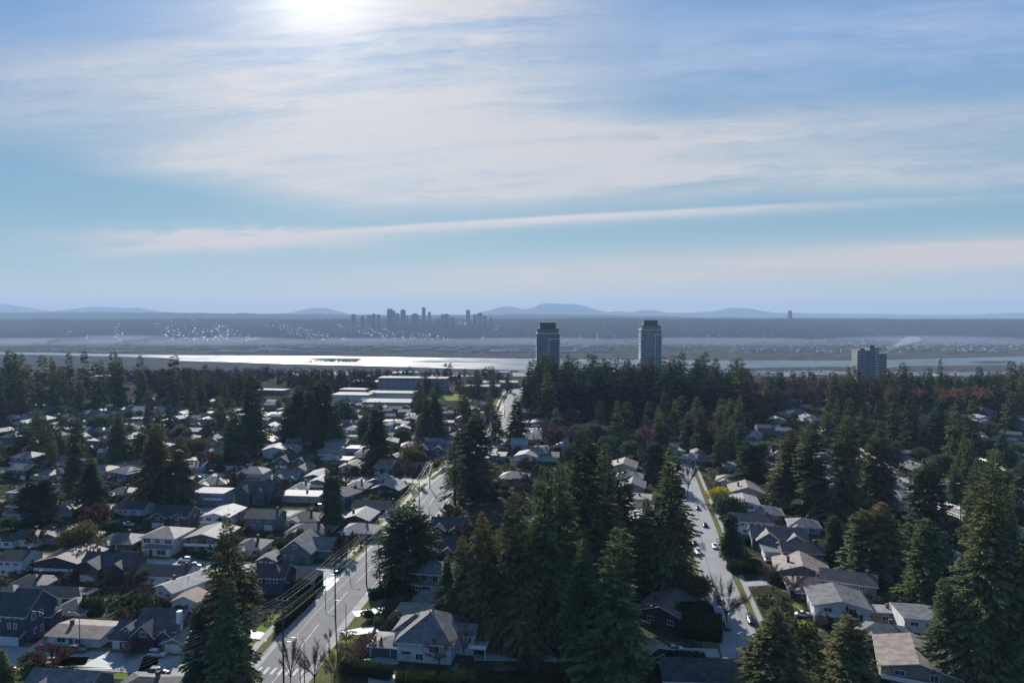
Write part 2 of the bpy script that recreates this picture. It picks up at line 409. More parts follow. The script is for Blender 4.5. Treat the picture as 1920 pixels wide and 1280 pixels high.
def tower(name, label, x, ytop, ybase_d, wpx, glass, rz, frame_x, setbacks):
    Y = ybase_d; X, _, zt = PD(x, ytop, Y); z0 = gz(X, Y); H = zt-z0; wd = wpx*Y/1280; hw = wd/2; dp = hw*.9
    r = thing(name, label, 'tower', (X, Y, z0), rz)
    hb = H-setbacks
    MB().box(-hw*.93, -dp*.93, 0, hw*.93, dp*.93, hb).build('body', glass, r)
    n = int(hb/3.0)
    sm = MB().prism([(-hw*.6, -dp*.99), (hw*.3, -dp*.99), (hw*.3, -dp*.9), (hw*.9, -dp*.9), (hw, -dp*.6), (hw, dp*.6), (hw*.9, dp), (-hw*.9, dp), (-hw, dp*.8), (-hw, -dp*.7), (-hw*.6, -dp*.7)], -.14, .14).mesh('balcony', M_white)
    rm = MB().box(-hw*.995, -dp*.2, .15, -hw*.975, dp, 1.1).mesh('railing', M_tglass2)
    for i in range(3, n):
        bl = link('balcony', sm, r, (0, 0, 3.0*i))
    f = MB(); fx = frame_x*hw
    f.box(fx-.45, -dp*.985, 0, fx+.45, -dp*.93, hb-7).box(hw*.90, -dp*.985, 0, hw*.90+.9, -dp*.93, hb-7).box(fx-.45, -dp*.99, hb-7, hw*.90+.9, -dp*.93, hb-6)
    f.build('white_frame', M_white, r)
    MB().box(-hw*1.0, -dp, hb, hw*1.0, dp, hb+.9).build('cornice', M_white, r)
    MB().box(-hw*.86, -dp*.86, hb+.9, hw*.86, dp*.86, hb+.9+setbacks*.38).build('penthouse', glass, r)
    MB().box(-hw*.92, -dp*.92, hb+.9+setbacks*.38, hw*.92, dp*.92, hb+1.5+setbacks*.38).build('roof', M_mech, r)
    MB().box(-hw*.66, -dp*.66, hb+1.5+setbacks*.38, hw*.62, dp*.66, H).build('plant_room', M_mech, r)
    return r
tower('glass_tower', 'dark glass residential tower with white balconies, left of the two above the dense wood', 1028, 604, 900, 46, M_tglass, R(-4), .05, 15)
tower('glass_tower', 'paler glass residential tower with flat overhanging cap, right of the two above the dense wood', 1219, 600, 980, 40, M_tglass2, R(-3), .36, 14)
# concrete apartment block on the right
Y = 820; X, _, zt = PD(1630, 645, Y); z0 = gz(X, Y); H = zt-z0; u = Y/1280
M_grey = mat('grey_concrete', (.20, .21, .21), .75, .2, (.15, .16, .16), .1)
M_blockf = facade_mat('block_windows', (.04, .055, .06), (.26, .27, .265), 2.9, 2.3, .42, .3)
r = thing('apartment_tower', 'grey concrete apartment tower with stepped roof above the right-hand wood', 'tower', (X, Y, z0), R(-5))
MB().box(-26*u, -8, 0, -5*u, 9, H-11*u).box(12.5*u, -7, 0, 27*u, 9, H-17*u).build('side_wing', M_blockf, r)
MB().box(-4.6*u, -9, 0, 12*u, 10, H-7*u).build('core', M_grey, r)
cm = MB()
for k in range(int(H/2.9)-2):
    cm.box(4.3*u, -10.2, 2.9*k+1, 11.7*u, -9.004, 2.9*k+2.1)
cm.build('balcony_stack', M_white, r)
MB().box(-1*u, -4, H-7*u, 7*u, 5, H-2*u).build('plant_room', M_mech, r); MB().box(-18*u, -3, H-11*u, -10*u, 3, H-8*u).build('plant_room', M_mech, r)
MB().tube([(-3*u, 0, H-7*u), (-3*u, 0, H+1*u)], .35).build('antenna', M_mech, r); MB().tube([(9*u, 0, H-7*u), (9*u, 0, H)], .3).build('antenna', M_mech, r)

# skyline across the river
M_sky1 = facade_mat('skyline_glass', (.03, .045, .06), (.075, .09, .10), 9.0, 9.0, .3, .3)
SKY = [(663, 588.5, 8.5, 'slim'), (679.5, 592.5, 6.5, 'short slim'), (693, 590, 8, ''), (701, 588, 6.5, ''), (710, 589, 6.5, ''), (731, 578.5, 10, 'bulky dark'), (738.5, 582, 5, 'slim'), (745.5, 587, 7, 'low'),
       (755.8, 580, 9.5, 'flat-topped'), (763.5, 591, 4.5, 'low'), (778, 587.5, 12.5, 'wide'), (794.5, 575.8, 5.5, 'tallest and thinnest'), (805, 584.5, 6, 'slim'), (821.5, 597, 6.5, 'low'), (830, 588.5, 6.5, ''), (837.5, 588, 7.5, ''),
       (848.5, 594, 8.5, 'low wide'), (877.5, 580.5, 7.5, 'slim round-shouldered'), (890.5, 588.5, 6, ''), (900, 586, 9, 'wide'), (909, 592, 6.5, ''), (919.5, 594.5, 5, 'small')]
for k, (x, yt, wp, ad) in enumerate(SKY):
    Y = 6150+(k*37 % 5)*110; X, _, zt = PD(x, yt, Y); z0 = hill_z(X, Y)-6; hw = wp*Y/1280/2
    r = thing('skyline_tower', ' '.join(('%s hazy tower, %s from the left in the distant city skyline' % (ad or 'plain', ordinal(k))).split()), 'tower', (X, Y, z0), R(8-(k % 4)*6), 'towers of the distant skyline')
    H = zt-z0
    MB().box(-hw, -hw*.8, 0, hw, hw*.8, H-hw*.35).build('body', M_sky1, r)
    MB().box(-hw*.6, -hw*.5, H-hw*.35, hw*.55, hw*.5, H).build('roof_box', M_mech, r)
Y = 7900; X, _, zt = PD(1481, 582, Y); z0 = hill_z(X, Y)-5; hw = 3*Y/1280
r = thing('skyline_tower', 'lone hazy tower standing on the wooded crest right of the two glass towers', 'tower', (X, Y, z0), 0)
MB().box(-hw, -hw, 0, hw, hw, zt-z0-10).build('body', M_sky1, r); MB().box(-hw*.7, -hw*.7, zt-z0-10, hw*.7, hw*.7, zt-z0).build('roof_box', M_mech, r)
# ------------------------------------------------------------------ trees
L_fir = leafmat('fir_needles', (0.078, 0.116, 0.056), (0.177, 0.200, 0.086), .22)
L_ced = leafmat('cedar_sprays', (0.090, 0.109, 0.052), (0.225, 0.181, 0.081), .22)
L_dark = leafmat('dark_needles', (0.058, 0.090, 0.052), (0.113, 0.141, 0.072), .2)
L_hedge = leafmat('hedge_leaves', (.018, .034, .014), (.035, .055, .02), .2, .8)
L_twig = leafmat('bare_twigs', (.085, .065, .055), (.12, .09, .07), .1, .5)
L_rust = leafmat('rusty_twigs', (.20, .125, .07), (.25, .16, .09), .15, .3)
L_red = leafmat('reddish_twigs', (.085, .055, .045), (.11, .07, .055), .15, .5)
L_yel = leafmat('yellow_leaves', (.42, .36, .03), (.34, .33, .05), .3, .8)
L_olive = leafmat('olive_leaves', (.07, .075, .03), (.13, .11, .045), .25, .6)

def diamonds(B, D, L, Wd, N):
    """leaf-sprays: base points, directions, lengths, widths, facing hints -> quads"""
    D = D/np.linalg.norm(D, axis=1, keepdims=True); s = np.cross(D, N); s /= (np.linalg.norm(s, axis=1, keepdims=True)+1e-9)
    L = L[:, None]; Wd = Wd[:, None]
    V = np.stack([B, B+D*L*.45+s*Wd, B+D*L, B+D*L*.45-s*Wd], 1).reshape(-1, 3)
    F = np.arange(len(V)).reshape(-1, 4)
    return V, F
def conifer_crown(h, r, nb, nf, seed, prof='fir', droop=.35, base=.06, fl=1.0, fw=.26, gap=0.0):
    g = np.random.default_rng(seed)
    t = base+(1-base)*g.random(nb)**.9*.985
    az = np.arange(nb)*2.39996+g.normal(0, .35, nb)
    if prof == 'fir': pr = (1-t)**.66*np.minimum(1, .62+t*2.2)
    elif prof == 'spire': pr = (1-t)**.55*np.minimum(1, .75+t*1.4)
    elif prof == 'cedar': pr = (1-t**1.7)**.85*np.minimum(1, .78+t*1.2)
    elif prof == 'egg': pr = np.sqrt(np.maximum(0, 1-((t-.36)/.66)**2))*np.where(t < .36, .80+.2*t/.36, 1)
    else: pr = (1-t)**.7
    lob = 1+.22*np.sin(az*2+t*9+seed)+.14*np.sin(az*3-t*15+seed*2)
    Lb = r*pr*lob*(.62+.5*g.random(nb))
    if gap: Lb *= np.where(g.random(nb) < gap, .35, 1)
    Lb = np.maximum(Lb, .25)
    pit = -droop*(1-t)*1.15+.55*t**2+g.normal(0, .10, nb)
    kk = np.maximum(3, (nf*(Lb/r)**1.15*(.6+.8*g.random(nb)))).astype(int)
    idx = np.repeat(np.arange(nb), kk); n = len(idx)
    s = g.random(n)**.62*(.94)+.08
    ca, sa = np.cos(az[idx]), np.sin(az[idx]); l = Lb[idx]; ti = t[idx]
    z = ti*h+np.tan(pit[idx])*s*l-.10*l*s*s*(1-ti)*1.6
    B = np.stack([ca*s*l, sa*s*l, z], 1)
    lat = g.normal(0, 1, n)
    out = np.stack([ca, sa, np.tan(pit[idx])*.6], 1); side = np.stack([-sa, ca, 0*ca], 1)
    D = out*(.55+.4*s[:, None])+side*lat[:, None]*.62+np.array([0, 0, -1])*(.18+.5*g.random(n)[:, None]*(1-ti[:, None]*.8))
    B += side*(lat*.10*l*(1.1-s))[:, None]
    size = fl*(.55+.75*g.random(n))*(.55+.5*np.minimum(1, l/(r*.6)))
    N = np.stack([g.normal(0, .55, n), g.normal(0, .55, n), np.ones(n)], 1)
    return diamonds(B, D, size, size*fw*(.7+.6*g.random(n)), N)
def trunk_mesh(h, r0, name='trunk'):
    return MB().tube([(0, 0, -.3), (0, 0, h*.03), (.05, 0, h*.3), (-.04, .06, h*.65), (0, 0, h*.99)], [r0*1.3, r0, r0*.78, r0*.42, .03], 7).mesh(name, M_trunk)
PROTO = {}
def conifer_proto(key, h, r, nb, nf, seed, leaf, **kw):
    V, F = conifer_crown(h, r, nb, nf, seed, **kw)
    PROTO[key] = (npmesh('crown', V, F, leaf), trunk_mesh(h, h*.0125), h, r)
# near: dense, fine sprays
conifer_proto('fir1', 34, 6.0, 820, 62, 1, L_fir, prof='fir', droop=.34, fl=.82, fw=.24)
conifer_proto('fir2', 34, 5.6, 780, 62, 2, L_fir, prof='fir', droop=.42, fl=.85, fw=.24, gap=.12)
conifer_proto('fir3', 34, 5.4, 780, 56, 3, L_dark, prof='spire', droop=.40, fl=.85, fw=.25)
conifer_proto('ced1', 34, 6.4, 880, 62, 4, L_ced, prof='cedar', droop=.55, fl=.82, fw=.24)
conifer_proto('ced2', 34, 6.2, 840, 60, 5, L_ced, prof='cedar', droop=.48, fl=.82, fw=.25, gap=.08)
conifer_proto('firbig', 56, 9.6, 1500, 82, 8, L_fir, prof='fir', droop=.4, fl=.85, fw=.24, gap=.12)
conifer_proto('egg', 20, 6.0, 700, 34, 6, L_dark, prof='egg', droop=.1, fl=1.0, fw=.30, base=.03)
conifer_proto('gaunt', 30, 4.6, 95, 34, 7, L_dark, prof='spire', droop=.55, fl=1.15, fw=.2, base=.16, gap=.3)
# mid distance: fewer, larger sprays
for i, (pf, lf, rr_, dr) in enumerate((('fir', L_fir, 5.6, .34), ('spire', L_dark, 4.8, .42), ('cedar', L_ced, 6.0, .5), ('fir', L_dark, 5.2, .45), ('spire', L_fir, 5.4, .35))):
    conifer_proto('m%d' % i, 34, rr_, 300, 26, 30+i, lf, prof=pf, droop=dr, fl=1.6, fw=.27, gap=.1)
for i, (pf, lf, rr_, dr) in enumerate((('fir', L_fir, 5.6, .34), ('spire', L_dark, 4.6, .42), ('cedar', L_dark, 5.6, .5), ('spire', L_fir, 5.0, .35))):
    conifer_proto('f%d' % i, 34, rr_, 170, 16, 50+i, lf, prof=pf, droop=dr, fl=2.4, fw=.30, gap=.12)
TREES = []
def conifer(key, X, Y, h, wd, label, group=None, rot=None, rng=random):
    cme, tme, ph, pr = PROTO[key]; z = gz(X, Y)
    r = thing('conifer_tree', label, 'tree', (X, Y, z-.1), rng.random()*6.28 if rot is None else rot, group)
    r.rotation_euler[0] = rng.uniform(-.035, .035); r.rotation_euler[1] = rng.uniform(-.035, .035)
    sx = wd/2/pr; r.scale = (sx, sx, h/ph)
    link('trunk', tme, r); link('crown', cme, r); TREES.append((X, Y, wd/2)); return r
def conifer_px(key, x, yt, yb, wpx, label, group=None):
    X, Y, _ = P(x, yb); zt = PD(x, yt, Y)[2]
    return conifer(key, X, Y, zt, wpx*Y/1280, label, group, rng=TR)
TR = random.Random(5)
CENTRE = [  # key, x, y top, y base, width px, label
 ('ced1', 910, 955, 1195, 92, 'brownish cedar at the left edge of the big central tree clump, above the pale-walled house'),
 ('ced2', 957, 918, 1205, 100, 'tall brown-green cedar second from the left along the front of the central clump'),
 ('ced1', 990, 978, 1222, 88, 'shorter rusty-tinged cedar with rounded top in the front of the central clump'),
 ('fir1', 1022, 872, 1215, 112, 'broad dark green fir rising in the middle of the central tree clump'),
 ('fir2', 1050, 862, 1180, 104, 'slightly ragged green fir just right of the middle of the central clump'),
 ('fir3', 1086, 798, 1130, 104, 'tallest dark spire at the back of the central tree clump'),
 ('fir1', 1128, 828, 1110, 96, 'blue-green fir behind the right half of the central clump, facing the row of pale roofs'),
 ('fir3', 1163, 872, 1085, 78, 'slim dark fir at the right back edge of the central clump beside the pale roofs'),
 ('fir1', 1146, 985, 1296, 152, 'big lighter green fir standing nearest the camera at the right of the central clump'),
 ('fir2', 1090, 1010, 1268, 96, 'dark fir tucked left of the big lighter fir at the front of the central clump'),
 ('ced2', 872, 1000, 1180, 78, 'low brown cedar at the far left foot of the central clump beside the skylight roof'),
 ('fir3', 838, 1040, 1160, 48, 'small narrow dark tree between the skylight-roofed house and the central clump'),
 ('fir1', 1252, 830, 1105, 112, 'large dark fir with drooping boughs leaning over the left edge of the right street'),
 ('fir2', 1213, 930, 1095, 80, 'shorter fir filling in left of the large one beside the right street'),
 ('gaunt', 853, 822, 945, 62, 'thin see-through fir with hanging boughs silhouetted against the left street'),
 ('fir3', 893, 772, 930, 88, 'dense dark double-width fir behind the thin see-through one by the left street'),
 ('ced1', 865, 790, 905, 60, 'brown-green fir behind the thin silhouetted tree at the far bend of the left street'),
 ('egg', 766, 958, 1092, 96, 'bushy dark round-shouldered tree on the right verge of the left street'),
 ('gaunt', 735, 930, 1085, 44, 'open wispy tree left of the bushy dark one on the verge of the left street'),
 ('gaunt', 713, 1000, 1112, 40, 'bare-limbed pine with two trunks at the kerb of the left street'),
 ('ced2', 434, 962, 1290, 116, 'huge brownish cedar with pointed crown beside the navy house'),
 ('fir1', 428, 1080, 1345, 104, 'pale green fir in front of the huge cedar by the navy house'),
 ('fir3', 376, 1130, 1310, 74, 'dark lower tree on the left flank of the huge cedar near the bottom edge'),
 ('fir1', 3, 1215, 1330, 66, 'fir cut off by the bottom left corner of the picture'),
 ('ced1', 1452, 1132, 1345, 146, 'bulky round-topped cedar at the bottom edge right of the right street'),
 ('ced2', 1590, 1150, 1350, 136, 'second bulky cedar at the bottom edge, in front of the beige shallow roof'),
 ('firbig', 1838, 838, 1305, 160, 'very tall ragged fir towering at the right, reaching the bottom edge'),
 ('firbig', 1905, 975, 1320, 130, 'broad green fir on the right border in front of the very tall ragged one'),
 ('fir1', 1768, 1080, 1290, 86, 'lower fir with ragged boughs left of the very tall ragged fir, beside the beige gable'),
 ('fir1', 1728, 968, 1150, 104, 'full green fir standing alone behind the flat-roofed white house'),
 ('fir2', 1612, 952, 1085, 92, 'left of a pair of broad firs behind the right street houses'),
 ('ced1', 1655, 938, 1092, 100, 'right of a pair of broad firs behind the right street houses'),
 ('fir3', 1566, 965, 1060, 52, 'small dark fir at the back fence of the right street houses'),
 ('fir3', 1730, 858, 1060, 100, 'wide dark fir in the gap behind the full green one on the right'),
 ('fir1', 1522, 788, 965, 96, 'tall grey-green fir behind the row of houses on the right street, upper one'),
 ('ced1', 1480, 802, 948, 86, 'brown-green fir left of the tall grey-green one behind the right street houses'),
 ('fir2', 1585, 775, 985, 92, 'tall fir right of the tall grey-green one behind the right street houses'),
 ('egg', 1410, 832, 912, 62, 'dark egg-shaped cedar at the top of the right street houses'),
 ('fir3', 1372, 958, 1042, 50, 'small dark fir on the verge of the right street beside a lawn'),
 ('egg', 1225, 832, 902, 40, 'dark pointed cedar in the row of pale roofs between the streets'),
 ('ced1', 1640, 800, 975, 84, 'brownish fir on the right, behind the pair of broad firs'),
 ('egg', 72, 903, 985, 66, 'dark rounded evergreen with a lighter sprout on top among the left houses'),
 ('fir3', 172, 858, 962, 62, 'dark spire standing left of the white-trimmed tudor front among the left houses'),
 ('fir1', 142, 768, 940, 52, 'taller grey-green spire behind the dark one among the left houses'),
 ('fir3', 98, 790, 872, 28, 'very slim dark spire among small roofs at the far left'),
 ('fir2', 225, 770, 872, 54, 'dark fir left of the orange-brown low roof among the left houses'),
 ('ced1', 292, 792, 945, 86, 'broad brown-green cedar, left one of a pair beside the blue box house'),
 ('ced2', 336, 815, 952, 72, 'darker cedar, right one of a pair beside the blue box house'),
 ('fir3', 615, 868, 980, 30, 'left of two narrow dark columns behind the white twin-hipped house'),
 ('fir3', 630, 856, 988, 40, 'right, taller one of two narrow dark columns behind the white twin-hipped house'),
 ('fir3', 706, 752, 880, 62, 'dark conical tree in the middle distance above the blue-walled roofs'),
 ('fir1', 440, 772, 872, 62, 'dark fir left of the bright yellow shrub'),
 ('fir2', 470, 700, 842, 70, 'tall dark fir above and left of the bright yellow shrub'),
 ('fir3', 562, 722, 832, 62, 'left shoulder of the big dark tree clump above the gabled houses'),
 ('fir2', 585, 704, 838, 60, 'left peak of the big dark tree clump above the gabled houses'),
 ('fir3', 609, 706, 836, 62, 'right peak of the big dark tree clump above the gabled houses'),
 ('fir1', 540, 752, 830, 46, 'low left foot of the big dark tree clump above the gabled houses'),
 ('fir2', 627, 748, 840, 46, 'low right foot of the big dark tree clump above the gabled houses'),
 ('fir3', 968, 742, 838, 46, 'dense dark cone standing alone right of the far end of the left street'),
 ('fir3', 816, 732, 826, 42, 'dark fir in the middle distance left of the far end of the left street'),
 ('fir1', 797, 742, 822, 42, 'shorter dark fir beside the middle distance one left of the far street end'),
]
for k, x, yt, yb, wp, lb in CENTRE: conifer_px(k, x, yt, yb, wp, lb)

# scattered conifers among the houses and the treelines: each zone is a band of ground, trees numbered from its left end
def zone(seed, n, poly, hr, wr, keys, text, group, same=False, mind=4.5, ok=None):
    rr = random.Random(seed); pts = []; tries = 0
    xs_ = [p[0] for p in poly]; ys_ = [p[1] for p in poly]
    def inside(x, y):
        c = False; j = len(poly)-1
        for i in range(len(poly)):
            (xi, yi), (xj, yj) = poly[i], poly[j]
            if (yi > y) != (yj > y) and x < (xj-xi)*(y-yi)/(yj-yi)+xi: c = not c
            j = i
        return c
    while len(pts) < n and tries < 20000:
        tries += 1; x, y = rr.uniform(min(xs_), max(xs_)), rr.uniform(min(ys_), max(ys_))
        if not inside(x, y): continue
        X, Y, _ = P(x, y)
        if ok and not ok(X, Y): continue
        if all((X-a)**2+(Y-b)**2 > (mind+c*.35)**2 for a, b, c in TREES) and all((X-p[1])**2+(Y-p[2])**2 > mind**2 for p in pts): pts.append((x, X, Y))
    pts.sort()
    for i, (x, X, Y) in enumerate(pts):
        hh = rr.uniform(*hr); ww = rr.uniform(*wr)*(.6+.4*hh/hr[1])
        conifer(rr.choice(keys), X, Y, hh, ww, text if same else text % ordinal(i), group, rng=rr)
MK = ['m0', 'm1', 'm2', 'm3', 'm4']; FK = ['f0', 'f1', 'f2', 'f3']
zone(11, 40, [(985, 768), (1090, 738), (1330, 738), (1405, 772), (1380, 796), (1240, 800), (1010, 800)], (38, 50), (17, 24), MK, 'dark conifer in the dense wood below the two glass towers', 'conifers of the wood below the glass towers', True, 3.5)
zone(12, 32, [(-20, 748), (150, 742), (330, 748), (335, 778), (200, 790), (-20, 782)], (32, 54), (11, 17), MK+['f1'], 'tall conifer in the ragged treeline along the far left', 'conifers of the far left treeline', True, 4)
zone(13, 11, [(330, 748), (520, 740), (520, 752), (400, 770), (330, 775)], (22, 34), (10, 15), MK, 'hazy conifer in the low treeline, %s from the left before the school', 'conifers before the school')
zone(14, 14, [(1545, 772), (1700, 765), (1715, 785), (1560, 792)], (34, 48), (12, 17), MK, 'dark conifer in the wood at the foot of the grey concrete tower', 'conifers by the grey concrete tower', True, 3.5)
zone(15, 18, [(1700, 768), (1940, 752), (1940, 782), (1710, 788)], (22, 46), (10, 16), MK, 'conifer on the right-hand skyline, %s from the left beyond the rusty trees', 'conifers of the right skyline')
zone(16, 12, [(1395, 742), (1560, 735), (1560, 758), (1400, 775)], (18, 34), (11, 17), MK, 'conifer in the gap between the two woods, %s from the left', 'conifers between the two woods')
zone(17, 22, [(1030, 812), (1390, 806), (1400, 850), (1300, 870), (1150, 835), (1040, 835)], (22, 34), (10, 15), MK, 'conifer at the near foot of the tower wood, %s from the left', 'conifers at the foot of the tower wood')
zone(18, 18, [(1500, 800), (1900, 800), (1930, 900), (1800, 880), (1700, 880), (1640, 860), (1520, 850)], (20, 36), (10, 14), MK, 'conifer among the half-hidden houses on the right, %s from the left', 'conifers among the right houses')
zone(19, 9, [(1790, 905), (1940, 900), (1940, 1080), (1830, 1090), (1770, 990)], (20, 34), (8, 12), ['fir1', 'fir2', 'ced1'], 'conifer behind the very tall ragged fir at right, %s from the left', 'conifers on the right border')
zone(20, 26, [(20, 800), (470, 775), (480, 850), (420, 880), (200, 900), (20, 890)], (16, 28), (8, 12), MK, 'mid-sized conifer among the small roofs on the left, %s from the left', 'conifers among the left roofs', mind=7)
zone(21, 14, [(640, 770), (930, 765), (930, 830), (760, 850), (640, 840)], (20, 32), (10, 14), MK, 'conifer in the middle distance, %s from the left before the far street end', 'conifers of the middle distance')
zone(22, 8, [(540, 735), (940, 728), (940, 745), (560, 752)], (16, 30), (9, 14), FK, 'hazy conifer around the school and its field, %s from the left', 'conifers around the school')
zone(23, 8, [(1270, 840), (1420, 820), (1400, 880), (1330, 895)], (16, 28), (7, 10), MK, 'conifer at the far end of the right street, %s from the left', 'conifers at the far end of the right street')
zone(24, 6, [(880, 1060), (1180, 1060), (1180, 1200), (900, 1180)], (24, 30), (8, 11), ['fir2', 'ced1'], 'conifer hidden in the heart of the central clump, %s from the left', 'conifers inside the central clump', mind=3)
# ------------------------------------------------------------------ houses
def rmat(n, c, c2): return mat('shingles_'+n, c, .66, .14, tuple(v*1.25 for v in c2), .55, .25, bscale=9, rand=.18, detail=8)
RF = {'charcoal': rmat('charcoal', (.030, .032, .037), (.045, .046, .05)), 'dark': rmat('dark', (.048, .048, .052), (.066, .065, .068)), 'grey': rmat('grey', (.085, .085, .087), (.115, .113, .112)),
      'brown': rmat('brown', (.09, .073, .063), (.12, .098, .085)), 'tan': rmat('tan', (.145, .12, .10), (.18, .152, .13)), 'pale': rmat('pale', (.155, .152, .15), (.20, .195, .19)), 'rust': rmat('rust', (.15, .09, .065), (.19, .12, .09))}
def wmat(n, c): return mat('siding_'+n, c, .7, .3, tuple(v*.82 for v in c), .7, rand=.06)
WL = {'white': wmat('white', (.56, .56, .56)), 'cream': wmat('cream', (.36, .325, .27)), 'grey': wmat('grey', (.14, .15, .165)), 'navy': wmat('navy', (.045, .065, .11)), 'blue': wmat('blue', (.20, .28, .42)),
      'beige': wmat('beige', (.24, .205, .17)), 'dark': wmat('dark', (.06, .055, .055)), 'brown': wmat('brown', (.13, .095, .07)), 'green': wmat('green', (.17, .215, .20)), 'brick': wmat('brick', (.22, .11, .085)), 'slate': wmat('slate', (.07, .088, .11))}
M_trim = mat('white_trim', (.70, .69, .67), .5, .4, (.60, .59, .57), .6)
M_dtrim = mat('dark_trim', (.05, .05, .05), .5, .4)
M_pane = mat('window_glass', (.025, .035, .045), .08, .6, (.06, .075, .09), .6)
M_gdoor = mat('garage_door_white', (.58, .58, .58), .5, .4, (.5, .5, .5), .8)
M_gdark = mat('garage_door_slate', (.06, .08, .10), .5, .4, (.075, .095, .12), .8)
M_brick = mat('chimney_brick', (.10, .06, .05), .85, .2, (.14, .09, .075), 4)
M_metal = mat('galvanised_metal', (.35, .36, .37), .4, .5, (.25, .26, .27), 2, metal=.6)
M_deck = mat('deck_boards', (.33, .31, .29), .6, .3, (.26, .25, .23), 2)

def slab(mb, pts, th, open_edges):
    n = len(pts); o = len(mb.v); mb.v += [tuple(p) for p in pts]+[(p[0], p[1], p[2]-th) for p in pts]
    mb.f.append(tuple(range(o, o+n))); mb.m.append(0)
    mb.f.append(tuple(range(o+2*n-1, o+n-1, -1))); mb.m.append(1)
    for i in open_edges:
        j = (i+1) % n; mb.f.append((o+i, o+n+i, o+n+j, o+j)); mb.m.append(1)
def wing(wb, rb, x0, y0, x1, y1, z0, h, kind_, pitch=22, oh=.55, th=.2):
    """walls into wb, roof slabs into rb; eaves at z0+h"""
    T = math.tan(R(pitch)); zt = z0+h; w, d = x1-x0, y1-y0; xc, yc = (x0+x1)/2, (y0+y1)/2; ze = zt-oh*T+.06
    if kind_ == 'gx':
        zr = zt+d/2*T+.06
        wb.add([(x0,y0,z0),(x1,y0,z0),(x1,y1,z0),(x0,y1,z0),(x0,y0,zt),(x1,y0,zt),(x1,y1,zt),(x0,y1,zt),(x0,yc,zr-.07),(x1,yc,zr-.07)],
               [(0,1,5,4),(1,2,6,9,5),(2,3,7,6),(3,0,4,8,7)])
        a, b, c, e, f, g_ = (x0-oh, y0-oh, ze), (x1+oh, y0-oh, ze), (x1+oh, yc, zr), (x0-oh, yc, zr), (x1+oh, y1+oh, ze), (x0-oh, y1+oh, ze)
        slab(rb, [a, b, c, e], th, (0, 1, 3)); slab(rb, [c, f, g_, e], th, (0, 1, 2))
        return zr
    if kind_ == 'gy':
        zr = zt+w/2*T+.06
        wb.add([(x0,y0,z0),(x1,y0,z0),(x1,y1,z0),(x0,y1,z0),(x0,y0,zt),(x1,y0,zt),(x1,y1,zt),(x0,y1,zt),(xc,y0,zr-.07),(xc,y1,zr-.07)],
               [(0,1,5,8,4),(1,2,6,5),(2,3,7,9,6),(3,0,4,7)])
        a, b, c, e, f, g_ = (x0-oh, y0-oh, ze), (xc, y0-oh, zr), (xc, y1+oh, zr), (x0-oh, y1+oh, ze), (x1+oh, y0-oh, ze), (x1+oh, y1+oh, ze)
        slab(rb, [a, b, c, e], th, (0, 2, 3)); slab(rb, [b, f, g_, c], th, (0, 1, 2))
        return zr
    wb.add([(x0,y0,z0),(x1,y0,z0),(x1,y1,z0),(x0,y1,z0),(x0,y0,zt),(x1,y0,zt),(x1,y1,zt),(x0,y1,zt)], [(0,1,5,4),(1,2,6,5),(2,3,7,6),(3,0,4,7),(4,5,6,7)])
    if kind_ == 'hip':
        a, b, c, e = (x0-oh, y0-oh, ze), (x1+oh, y0-oh, ze), (x1+oh, y1+oh, ze), (x0-oh, y1+oh, ze)
        if w >= d:
            zr = zt+d/2*T+.06; r0, r1 = (x0+d/2, yc, zr), (x1-d/2, yc, zr)
            if w-d < .1: r0 = r1 = (xc, yc, zr)
            slab(rb, [a, b, r1, r0] if r0 != r1 else [a, b, r0], th, (0,)); slab(rb, [c, e, r0, r1] if r0 != r1 else [c, e, r0], th, (0,))
            slab(rb, [b, c, r1], th, (0,)); slab(rb, [e, a, r0], th, (0,))
        else:
            zr = zt+w/2*T+.06; r0, r1 = (xc, y0+w/2, zr), (xc, y1-w/2, zr)
            slab(rb, [b, c, r1, r0], th, (0,)); slab(rb, [e, a, r0, r1], th, (0,)); slab(rb, [a, b, r0], th, (0,)); slab(rb, [c, e, r1], th, (0,))
        return zr
    if kind_ == 'flat':
        slab(rb, [(x0-oh, y0-oh, zt+.32), (x1+oh, y0-oh, zt+.32), (x1+oh, y1+oh, zt+.34), (x0-oh, y1+oh, zt+.34)], .30, (0, 1, 2, 3)); return zt+.33
    if kind_ == 'shed':   # slopes down to the front
        slab(rb, [(x0-oh, y0-oh, ze), (x1+oh, y0-oh, ze), (x1+oh, y1, zt+d*T+.06), (x0-oh, y1, zt+d*T+.06)], th, (0, 1, 2, 3)); return zt+d*T
_wc = {}
def window_meshes(w, h, dark):
    k = (round(w, 1), round(h, 1), dark)
    if k not in _wc:
        t, p = .12, .07; m = MB(); w, h = k[0], k[1]
        o = [(-w/2, 0), (w/2, 0), (w/2, h), (-w/2, h)]; i_ = [(-w/2+t, t), (w/2-t, t), (w/2-t, h-t), (-w/2+t, h-t)]
        V = [(x, -p, z) for x, z in o]+[(x, -p, z) for x, z in i_]+[(x, .05, z) for x, z in o]+[(x, -.01, z) for x, z in i_]
        F = []
        for a in range(4):
            b = (a+1) % 4; F += [(a, b, b+4, a+4), (a+4, b+4, b+12, a+12), (a, a+8, b+8, b)]
        m.add(V, F)
        if w > 1.3:
            m.box(-.05, -p+.004, t, .05, -.012, h-t)
        q = MB().box(-w/2+t*.9, -.03, t*.9, w/2-t*.9, -.012, h-t*.9)
        _wc[k] = (m.mesh('window', M_dtrim if dark else M_trim), q.mesh('pane', M_pane))
    return _wc[k]
FACE = {'f': 0.0, 'r': math.pi/2, 'l': -math.pi/2, 'b': math.pi}
